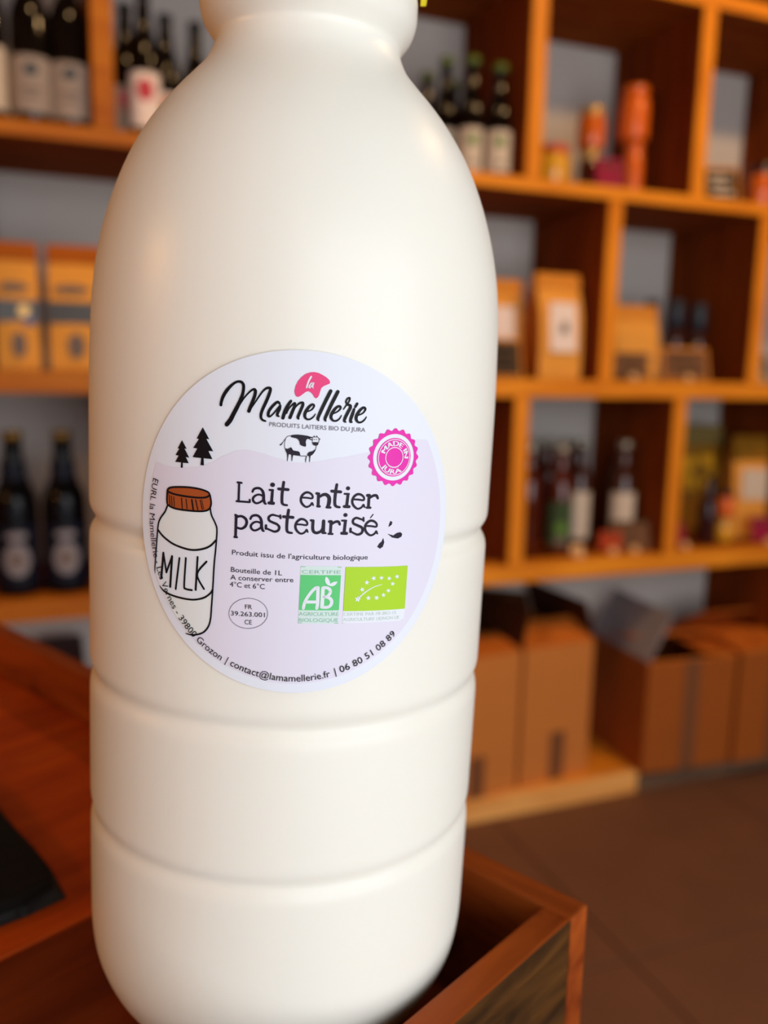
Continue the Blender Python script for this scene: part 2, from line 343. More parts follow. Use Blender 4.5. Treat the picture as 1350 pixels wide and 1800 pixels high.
bottle('beer_bottle', 'dark bottle with pink blot label half hidden just right of the first upright', 0.1505, 1.715, zA, lab='paper_grey', emb=[('ink_pink', (.24, .37), .5, True), ('ink_red', (.22, .30), .3, True)], **pk)
bottle('beer_bottle', 'dark bottle with bright red blot on cream label, frontmost of the red-blot group', 0.176, 1.655, zA, lab='paper_pink', emb=[('ink_pink', (.235, .385), .55, True), ('ink_red', (.255, .365), .36, True)], **{**pk, 'h': .25, 'labz': (.07, .43)})
bottle('beer_bottle', 'dark bottle with orange red label tucked behind the shoulder of the milk bottle', 0.222, 1.725, zA, lab='paper_pink', emb=[('ink_orange', (.20, .37), .6, True)], **{**pk, 'h': .242})
bottle('beer_bottle', 'dark bottle next to the milk bottle neck, its label hidden', 0.282, 1.76, zA, lab='paper_grey', emb='ink_pink', **{**pk, 'h': .25})
G = 'dark bottles with green caps'
gk = dict(h=0.238, d=0.052, prof='long', glass='darkglass', capm='cap_green', group=G, lab='paper', labz=(.04, .40), capr=.29, caph=.06, emb=[('ink_green', (.255, .345), .42, True), ('ink_soft', (.10, .13), .3, True)])
bottle('cider_bottle', 'green-capped dark bottle at the back, mostly behind the milk bottle', 0.782, 1.80, zA, **gk)
bottle('cider_bottle', 'green-capped dark bottle whose label touches the milk bottle edge', 0.789, 1.72, zA, **{**gk, 'h': .245})
bottle('cider_bottle', 'green-capped bottle with green dot label, left of the rightmost one', 0.827, 1.675, zA, **gk)
bottle('cider_bottle', 'rightmost green-capped bottle with green dot label beside the pine upright', 0.876, 1.648, zA, **{**gk, 'h': .222})
bottle('cider_bottle', 'green-capped dark bottle standing at the back of the bunch', 0.848, 1.81, zA, **{**gk, 'h': .232})
G = 'tall black beer bottles with round silver seals'
for x, lab in ((-0.069, 'black beer bottle with round silver seal, the left one of two'), (0.0145, 'black beer bottle with round silver seal, nearer the milk bottle')):
    t = bottle('stout_bottle', lab, x, 1.665, zC, 0.302, 0.078, 'beer', 'beerglass', 'cap_gold', G, lab='navy', labz=(.06, .44), labw=1.3,
               emb=[('silver', (.125, .325), .62, True), ('ink_soft', (.18, .27), .30, True), ('silver', (.345, .395), .5, True)], neck=(.66, .80, .30, 'navy'), capr=.235, caph=.05)
    s = MB().patch(0.0392, -.36, .36, .485*.302, .545*.302, 12, ell=True, off=0.0006).build('shoulder_seal', M['navy'], t, smooth=True)
G = 'red brown juice bottles with silver caps'
jk = dict(prof='juice', glass='juice', capm='cap_silver', group=G, capr=.27, caph=.07)
bottle('juice_bottle', 'red brown juice bottle at the back beside the left upright', 1.085, 1.80, zC, 0.262, 0.056, lab='paper_green', labz=(.1, .2), **jk)
bottle('juice_bottle', 'juice bottle with dark green label, frontmost of the silver-capped ones', 1.087, 1.672, zC, 0.258, 0.058, lab='paper_green', labz=(.10, .50), emb=[('ink_green', (.2, .32), .5, True), ('ink_soft', (.12, .18), .5, False)], **jk)
bottle('juice_bottle', 'juice bottle with cream label in the middle of the silver-capped ones', 1.180, 1.735, zC, 0.264, 0.056, lab='paper', labz=(.10, .53), **{**jk, 'glass': 'juice2'})
bottle('juice_bottle', 'juice bottle with cream label standing alone, right of the other silver caps', 1.281, 1.70, zC, 0.264, 0.060, lab='paper', labz=(.10, .53), **{**jk, 'glass': 'juice2'})
for x, y, lab in ((1.022, 1.705, 'red brown juice bottle tight against the left upright, label turned away'), (1.150, 1.832, 'red brown juice bottle in the back row behind the green label'), (1.215, 1.835, 'red brown juice bottle deep in the back row, behind the cream label')):
    bottle('juice_bottle', lab, x, y, zC, 0.258, 0.060, lab='paper_green', labz=(.1, .45), labw=.5, rz=R(150), **jk)
G = 'small amber bottles with navy caps'
nk = dict(prof='squat', glass='juice2', capm='cap_navy', group=G, capr=.37, caph=.36)
bottle('syrup_bottle', 'small navy-capped bottle half behind the kraft bag', 1.385, 1.77, zM, 0.185, 0.048, **nk)
bottle('syrup_bottle', 'small navy-capped amber bottle in the middle of three', 1.432, 1.735, zM, 0.185, 0.048, **nk)
bottle('syrup_bottle', 'small navy-capped amber bottle, rightmost of three', 1.506, 1.74, zM, 0.18, 0.048, **nk)
bottle('plum_bottle', 'dark plum bottle in front of the yellow pasta pouch', 1.535, 1.685, zC, 0.175, 0.046, 'long', 'plum', 'cap_black', None)

# ================================================================== kraft bags
def bag(name, label, cat, x, y, z, w, d, h, rz=0.0, group=None, mat='kraft', fold='kraft_d', foldh=0.028, label_at=None, extra=None, tilt=0.0, topw=1.03):
    t = thing(name, label, cat, (x, y, z), rz, group)
    def ring(zz, ww, dd, b):
        a, c = ww/2, dd/2
        return [Vector(p) for p in ((-a, -c, zz), (-a*.5, -c-b, zz), (0, -c-b*1.3, zz), (a*.5, -c-b, zz), (a, -c, zz), (a*.96, 0, zz), (a, c, zz), (0, c+b, zz), (-a, c, zz), (-a*.96, 0, zz))]
    rings = [ring(0, w*.96, d*.98, 0), ring(h*.08, w, d, .002), ring(h*.35, w*.99, d, .005), ring(h*.62, w, d*.9, .004), ring(h*.82, w*1.01, d*.55, .002), ring(h*.95, w*topw, d*.16, .001), ring(h, w*topw, d*.07, 0)]
    MB().loft(rings).build('bag_body', M[mat], t, smooth=False, bevel=0)
    fm = Matrix.Translation((0, -d*.05, h)) @ Matrix.Rotation(R(-16), 4, 'X')
    MB().box(-w*topw/2-.001, w*topw/2+.001, -.010, .006, -foldh, .004, fm).build('folded_top', M[fold], t, bevel=0.003)
    def front(zf):   # front surface depth at a height fraction
        k = [(0, .98), (.08, 1), (.35, 1), (.62, .9), (.82, .55), (.95, .16)]
        for (a, p), (b, q) in zip(k, k[1:]):
            if zf <= b: return -(p+(q-p)*(zf-a)/(b-a))*d/2-.0065
        return -.01
    def sheet(nm, m, x0, x1, a, b, ell=False, parent=None, off=0.0):
        mb = MB(); n = 12; vs = []
        if ell:
            vs = [(0.5*(x0+x1)+0.5*(x1-x0)*math.cos(k*math.pi/8), 0, 0.5*(a+b)+0.5*(b-a)*math.sin(k*math.pi/8)) for k in range(16)]
            pts = [(p[0]*w, front(p[2])-off, p[2]*h) for p in vs]; pts2 = [(p[0], p[1]+.0008, p[2]) for p in pts]
            mb.loft([[Vector(p) for p in pts2], [Vector(p) for p in pts]])
        else:
            pts = [(x0*w, front(a)-off, a*h), (x1*w, front(a)-off, a*h), (x1*w, front(b)-off, b*h), (x0*w, front(b)-off, b*h)]
            mb.loft([[Vector((p[0], p[1]+.0008, p[2])) for p in pts], [Vector(p) for p in pts]])
        return mb.build(nm, M[m], parent or t)
    for e in (extra or []): sheet(*e[:6], ell=e[6], off=e[7] if len(e) > 7 else 0)
    return t, sheet
ex_l = [('window_band', 'band', -.5, .5, .385, .56, False), ('print_mark', 'ink_soft', -.40, .30, .62, .70, True), ('round_seal', 'ink_soft', -.16, .18, .10, .31, True)]
t, sh = bag('kraft_bag', 'kraft paper bag at the left edge, gold spot on its dark window band', 'bag', -0.0505, 1.675, zM, 0.071, 0.07, 0.214, R(3), 'pair of kraft bags on the left shelf', extra=ex_l, mat='kraft_l')
sh('gold_glint', 'gold', .02, .27, .425, .52, ell=True, off=.002)
sh('blue_mark', 'blue', .16, .36, .36, .43, off=.002)
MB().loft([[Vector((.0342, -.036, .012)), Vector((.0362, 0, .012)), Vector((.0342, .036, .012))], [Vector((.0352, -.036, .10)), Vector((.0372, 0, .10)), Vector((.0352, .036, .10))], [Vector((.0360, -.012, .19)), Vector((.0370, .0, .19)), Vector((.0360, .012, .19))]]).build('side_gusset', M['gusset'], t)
t, sh = bag('kraft_bag', 'kraft paper bag with dark window band pressed beside the milk bottle', 'bag', 0.048, 1.675, zM, 0.088, 0.07, 0.214, R(-4), 'pair of kraft bags on the left shelf', extra=ex_l, mat='kraft_l')
t, sh = bag('kraft_bag', 'tall kraft bag with big white label on the right-hand shelf', 'bag', 1.044, 1.672, zM, 0.108, 0.075, 0.222, R(1), None, mat='kraft_l', fold='kraft', extra=[('paper_label', 'paper_pink', -.30, .32, .27, .74, False, .004), ('print_mark', 'ink_soft', -.06, .10, .44, .56, True, .0052)])
MB().loft([[Vector((-.0545, -.036, .012)), Vector((-.0555, 0, .012)), Vector((-.0545, .036, .012))], [Vector((-.0545, -.036, .11)), Vector((-.0575, 0, .11)), Vector((-.0545, .036, .11))], [Vector((-.0550, -.012, .19)), Vector((-.0560, 0, .19)), Vector((-.0550, .012, .19))]]).build('side_gusset', M['kraft_d'], t)  # unlit left side of the bag painted in darker kraft
bag('kraft_bag', 'kraft bag half hidden by the milk bottle, leaning near the big white label bag', 'bag', 0.945, 1.75, zM, 0.10, 0.07, 0.212, R(-10), None, mat='kraft_l', fold='kraft', extra=[('paper_label', 'paper_pink', -.25, .30, .30, .74, False, .004)])
bag('kraft_bag', 'short kraft bag with orange folded top beside the navy-capped bottles', 'bag', 1.287, 1.715, zM, 0.112, 0.07, 0.168, R(-8), None, mat='kraft_l', fold='kraft', foldh=.035, extra=[('print_mark', 'ink_soft', .1, .3, .30, .36, True)])
t, sh = bag('pasta_pouch', 'yellow pasta pouch with see-through top behind the plum bottle', 'bag', 1.612, 1.835, zC, 0.125, 0.06, 0.285, R(-10), None, mat='pasta', fold='pouch_top', foldh=.05, extra=[('pasta_bundle', 'honey', -.42, -.10, .42, .72, False), ('pasta_bundle', 'honey', .0, .30, .45, .74, False)])
t, sh = bag('kraft_bag', 'kraft bag with dull cream label behind the little orange jar', 'bag', 1.697, 1.738, zC, 0.098, 0.06, 0.262, R(-12), None, mat='kraft_l', fold='pasta', foldh=.06, extra=[('paper_label', 'paper', -.30, .44, .40, .70, False, .003)])

# ================================================================== jars
def jar(name, label, x, y, z, h, d, glass, lid, group=None, lidh=.2, M0=None):
    t = thing(name, label, 'jar', (x, y, z), 0, group)
    MB().lathe([(0, .42*d), (.02*h, .47*d), (.08*h, .5*d), (.62*h, .5*d), (.74*h, .47*d), (.8*h, .41*d), (.84*h, .40*d)], 28).build('glass_body', M[glass], t, smooth=True)
    MB().lathe([((.98-lidh)*h, .43*d), ((.99-lidh)*h, .45*d), (.97*h, .45*d), (h, .42*d)], 28).build('lid', M[lid], t, smooth=True)
    return t
G = 'jars in the upper right cubby holes'
jar('honey_jar', 'small golden honey jar with red lid beside the pine upright', 1.024, 1.672, zA, .084, .074, 'honey', 'redlid', G)
jar('jam_jar', 'small dark jam jar that carries the round orange jar', 1.158, 1.735, zA, .104, .05, 'juice', 'palelid', G)
jar('jam_jar', 'round orange jam jar with pale lid on top of a small jar', 1.158, 1.735, zA+.1046, .088, .062, 'orange', 'palelid', G)
jar('jam_jar', 'narrow orange jar holding up a wider orange jar', 1.255, 1.705, zA, .124, .044, 'orange2', 'orange2', G)
jar('jam_jar', 'tall orange jar stacked on a narrower orange jar', 1.249, 1.705, zA+.1246, .115, .066, 'orange2', 'orange', G, lidh=.14)
jar('jam_jar', 'orange jar with dark lid at the right picture edge', 1.575, 1.645, zA, .095, .06, 'orange', 'plum', G, lidh=.3)
jar('jam_jar', 'little orange jar with brass lid in front of kraft bag', 1.603, 1.70, zC, .062, .044, 'honey', 'palelid', G)
jar('jam_jar', 'little red orange jar standing on a honey-coloured one', 1.603, 1.70, zC+.0626, .068, .046, 'orange2', 'plum', G)

# ================================================================== price cards
def price_card(label, x, y, z, w, h, mat, rz=0.0, lean=14, group=None, foot=True, frame=None, lines=3, ink='black'):
    t = thing('price_card', label, 'sign', (x, y, z), rz, group)
    Q = Matrix.Translation((0, 0, .006)) @ Matrix.Rotation(R(-lean), 4, 'X')
    c = MB().box(-w/2, w/2, -.0015, .0015, 0, h, Q).build('card', M[mat], t)
    if frame:
        for b in ((-w/2-.004, -w/2, 0, h), (w/2, w/2+.004, 0, h), (-w/2-.004, w/2+.004, h, h+.006), (-w/2-.004, w/2+.004, -.004, 0)):
            MB().box(b[0], b[1], -.003, .003, b[2], b[3], Q).build('card_frame', M[frame], t)
    rnd = random.Random(int(x*1000))
    for i in range(lines):
        zz = h*(.78-.26*i); a = -w*.36+rnd.random()*w*.1; b = w*.36-rnd.random()*w*.2
        MB().box(a, b, -.0022, -.0014, zz-h*.05, zz+h*.05, Q).build('writing', M[ink], c)
    if foot:
        MB().lathe([(0, .010), (.004, .0125), (.010, .0115), (.016, .006), (.018, .002)], 16, Matrix.Translation((0, -.010, 0))).build('foot', M['foot'], t, smooth=True)
    return t
G = 'price cards along the shelf fronts'
price_card('dark price card in pine frame, left of the tall white-label kraft bag', 0.912, 1.64, zM, .07, .075, 'signdark', R(-12), 16, G, foot=False, frame='kraft')
price_card('brown price card with dark scribbles in front of the short kraft bag', 1.243, 1.645, zM, .085, .058, 'signcard', R(-12), 14, G, ink='signdark')
price_card('wide brown price card in front of the navy-capped bottles', 1.398, 1.645, zM, .115, .068, 'signcard', R(-8), 14, G, frame='kraft', ink='signdark')
price_card('purple price card between the orange jar stacks', 1.158, 1.650, zA, .062, .068, 'magenta', R(-10), 14, G, foot=False, lines=1, ink='signdark')
price_card('pine-framed dark price card right of the second upper upright', 1.472, 1.655, zA, .078, .082, 'signdark', R(-18), 20, G, foot=False, frame='kraft', ink='paper')
price_card('red price card in front of the lone juice bottle', 1.222, 1.650, zC, .056, .046, 'redcard', R(-10), 14, G, lines=1, ink='signdark')
price_card('brown price card with dark border beside the lower right upright', 1.283, 1.650, zC, .085, .062, 'signcard', R(-10), 14, G, frame='signdark', ink='signdark')
price_card('pale footed card stand in front of the green-label juice bottle', 1.118, 1.635, zC, .03, .022, 'foot', R(-10), 14, G, lines=0)
price_card('magenta price card hugging the lower right upright', 1.432, 1.655, zC, .052, .058, 'magenta', R(24), 14, G, lines=1, ink='signdark')
price_card('magenta price card at the right picture edge, lower shelf', 1.690, 1.640, zC, .078, .062, 'magenta', R(-10), 14, G, lines=1, ink='signdark')
price_card('dark price card at the right picture edge, middle shelf', 1.615, 1.640, zM, .06, .062, 'signdark', R(-10), 14, G, ink='paper')

# ================================================================== cartons on the base board
def carton(label, x, y, w, d, h, rz, mat, flaps, group='cardboard boxes on the base board', tape=True, tapepos=0.0, tapeh=.35, dx=0.0):
    """x, y is the front left corner; flaps: (side, angle) with the angle measured from closed-flat."""
    t = thing('cardboard_box', label, 'box', (x, y, ZB[1]+.0006), rz, group)
    k = .004
    b = MB()
    b.box(0, w, 0, k, 0, h); b.box(0, w, d-k, d, 0, h); b.box(0, k, k, d-k, 0, h); b.box(w-k, w, k, d-k, 0, h); b.box(k, w-k, k, d-k, 0, k)
    b.build('box_body', M[mat], t)
    for side, ang, ln, m in flaps:
        if side == 'front': Q = Matrix.Translation((w/2, 0, h)) @ Matrix.Rotation(R(ang), 4, 'X'); L = w
        elif side == 'back': Q = Matrix.Translation((w/2, d, h)) @ Matrix.Rotation(R(180), 4, 'Z') @ Matrix.Rotation(R(ang), 4, 'X'); L = w
        elif side == 'left': Q = Matrix.Translation((0, d/2, h)) @ Matrix.Rotation(R(-90), 4, 'Z') @ Matrix.Rotation(R(ang), 4, 'X'); L = d
        else: Q = Matrix.Translation((w, d/2, h)) @ Matrix.Rotation(R(90), 4, 'Z') @ Matrix.Rotation(R(ang), 4, 'X'); L = d
        MB().box(-L/2+.002, L/2-.002, 0, ln, 0, .0035, Q).build('flap', M[m], t)
    if tape:
        MB().box(w*(.5+tapepos)-.022, w*(.5+tapepos)+.022, -.0008, 0, .0, h*tapeh).build('tape_strip', M['tape'], t)
    return t
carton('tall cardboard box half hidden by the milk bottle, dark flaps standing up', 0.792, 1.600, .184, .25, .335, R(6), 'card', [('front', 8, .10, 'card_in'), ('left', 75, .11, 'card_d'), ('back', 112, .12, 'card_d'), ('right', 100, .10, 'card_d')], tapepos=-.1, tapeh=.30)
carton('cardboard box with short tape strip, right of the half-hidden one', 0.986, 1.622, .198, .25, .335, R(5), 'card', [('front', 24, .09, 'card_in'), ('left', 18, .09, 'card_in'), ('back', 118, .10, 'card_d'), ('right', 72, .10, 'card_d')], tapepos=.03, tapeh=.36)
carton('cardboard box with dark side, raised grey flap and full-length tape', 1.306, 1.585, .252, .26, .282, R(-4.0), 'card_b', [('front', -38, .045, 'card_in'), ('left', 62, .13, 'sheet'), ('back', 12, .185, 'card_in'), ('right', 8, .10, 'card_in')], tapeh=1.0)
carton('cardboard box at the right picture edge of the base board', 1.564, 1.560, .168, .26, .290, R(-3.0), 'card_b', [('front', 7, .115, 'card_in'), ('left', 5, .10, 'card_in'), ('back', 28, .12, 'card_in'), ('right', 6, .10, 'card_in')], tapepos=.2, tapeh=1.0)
t = thing('maroon_carton', 'dark maroon carton below the stout bottles, seen over the tray rim', 'box', (-0.045, 1.66, ZB[1]+.0006), 0)
MB().box(0, .085, 0, .2, 0, .385).build('box_body', M['maroon'], t, bevel=.003)
MB().box(-.001, .086, -.001, .201, .385, .392).build('lid', M['maroon'], t, bevel=.002)

# ================================================================== tray, slate, table
TR = (0.1183, 0.1595); TRZ = math.atan2(.8941, -.4478)
TZ, TF, TT = 0.840, 0.8662, 0.886         # bottom, floor, rim
tray = thing('wooden_tray', 'worn red brown wooden tray with raised rim under the milk bottle', 'tray', (TR[0], TR[1], TZ), TRZ)
LX, LY, th = .53, .37, .0078
h = TT-TZ
MB().box(0, LX, 0, th, 0, h).build('far_rim', M['tray'], tray, bevel=.0008, seg=2)
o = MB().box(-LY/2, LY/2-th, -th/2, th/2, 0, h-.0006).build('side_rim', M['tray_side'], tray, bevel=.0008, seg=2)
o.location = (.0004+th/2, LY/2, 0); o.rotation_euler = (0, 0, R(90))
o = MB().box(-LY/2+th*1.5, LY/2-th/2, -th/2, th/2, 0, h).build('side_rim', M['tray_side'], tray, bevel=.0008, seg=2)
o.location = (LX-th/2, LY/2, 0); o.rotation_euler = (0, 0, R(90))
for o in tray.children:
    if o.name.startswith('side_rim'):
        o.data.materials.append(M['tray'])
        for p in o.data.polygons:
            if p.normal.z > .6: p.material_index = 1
MB().box(th+.0006, LX-th, LY-th, LY, 0, h).build('near_rim', M['tray'], tray, bevel=.0008, seg=2)
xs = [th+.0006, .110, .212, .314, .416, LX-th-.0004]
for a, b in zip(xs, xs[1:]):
    MB().box(a+.0003, b-.0003, th+.0002, LY-th-.0002, .004, TF-TZ).build('floor_plank', M['tray_floor_shade' if a < .02 else 'tray_floor'], tray, bevel=.0008)
sl = thing('slate_board', 'dark chipped slate board lying in the tray left of the milk bottle', 'slate', (0.0, 0.2345, TF+.0004), math.atan2(.9335, -.3585))
rs = random.Random(3)
def slate_ring(z, ins):
    L, W = .17, .17; pts = []
    cor = [(0, 0), (L, 0), (L, W), (0, W)]
    for i in range(4):
        a, b = Vector(cor[i]), Vector(cor[(i+1) % 4])
        for k in range(14):
            p = a.lerp(b, k/14)
            q = (p-Vector((L/2, W/2))); q *= 1-ins/.085
            j = slate_jit[i*14+k]*(.4 if ins == 0 else 1)
            pts.append(Vector((L/2+q.x*(1-j), W/2+q.y*(1-j), z)))
    return pts
slate_jit = [rs.uniform(0, .016)+(.035 if k % 14 == 0 else 0) for k in range(56)]
MB().loft([slate_ring(0, 0), slate_ring(.003, .0003)]).build('chipped_edge', M['slate_edge'], sl)
MB().loft([slate_ring(.003, .0008), slate_ring(.0048, .0012), slate_ring(.0056, .0022)]).build('slate_face', M['slate'], sl)
tb = thing('display_table', 'dark wooden display table hidden beneath the tray', 'table', (TR[0], TR[1], 0), TRZ)
MB().box(.03, LX-.03, .03, LY-.03, TZ-.03, TZ-.0005).build('table_top', M['table'], tb, bevel=.002)
for a in (.05, LX-.09):
    for b in (.05, LY-.09):
        MB().box(a, a+.04, b, b+.04, 0, TZ-.03).build('leg', M['table'], tb, bevel=.002)

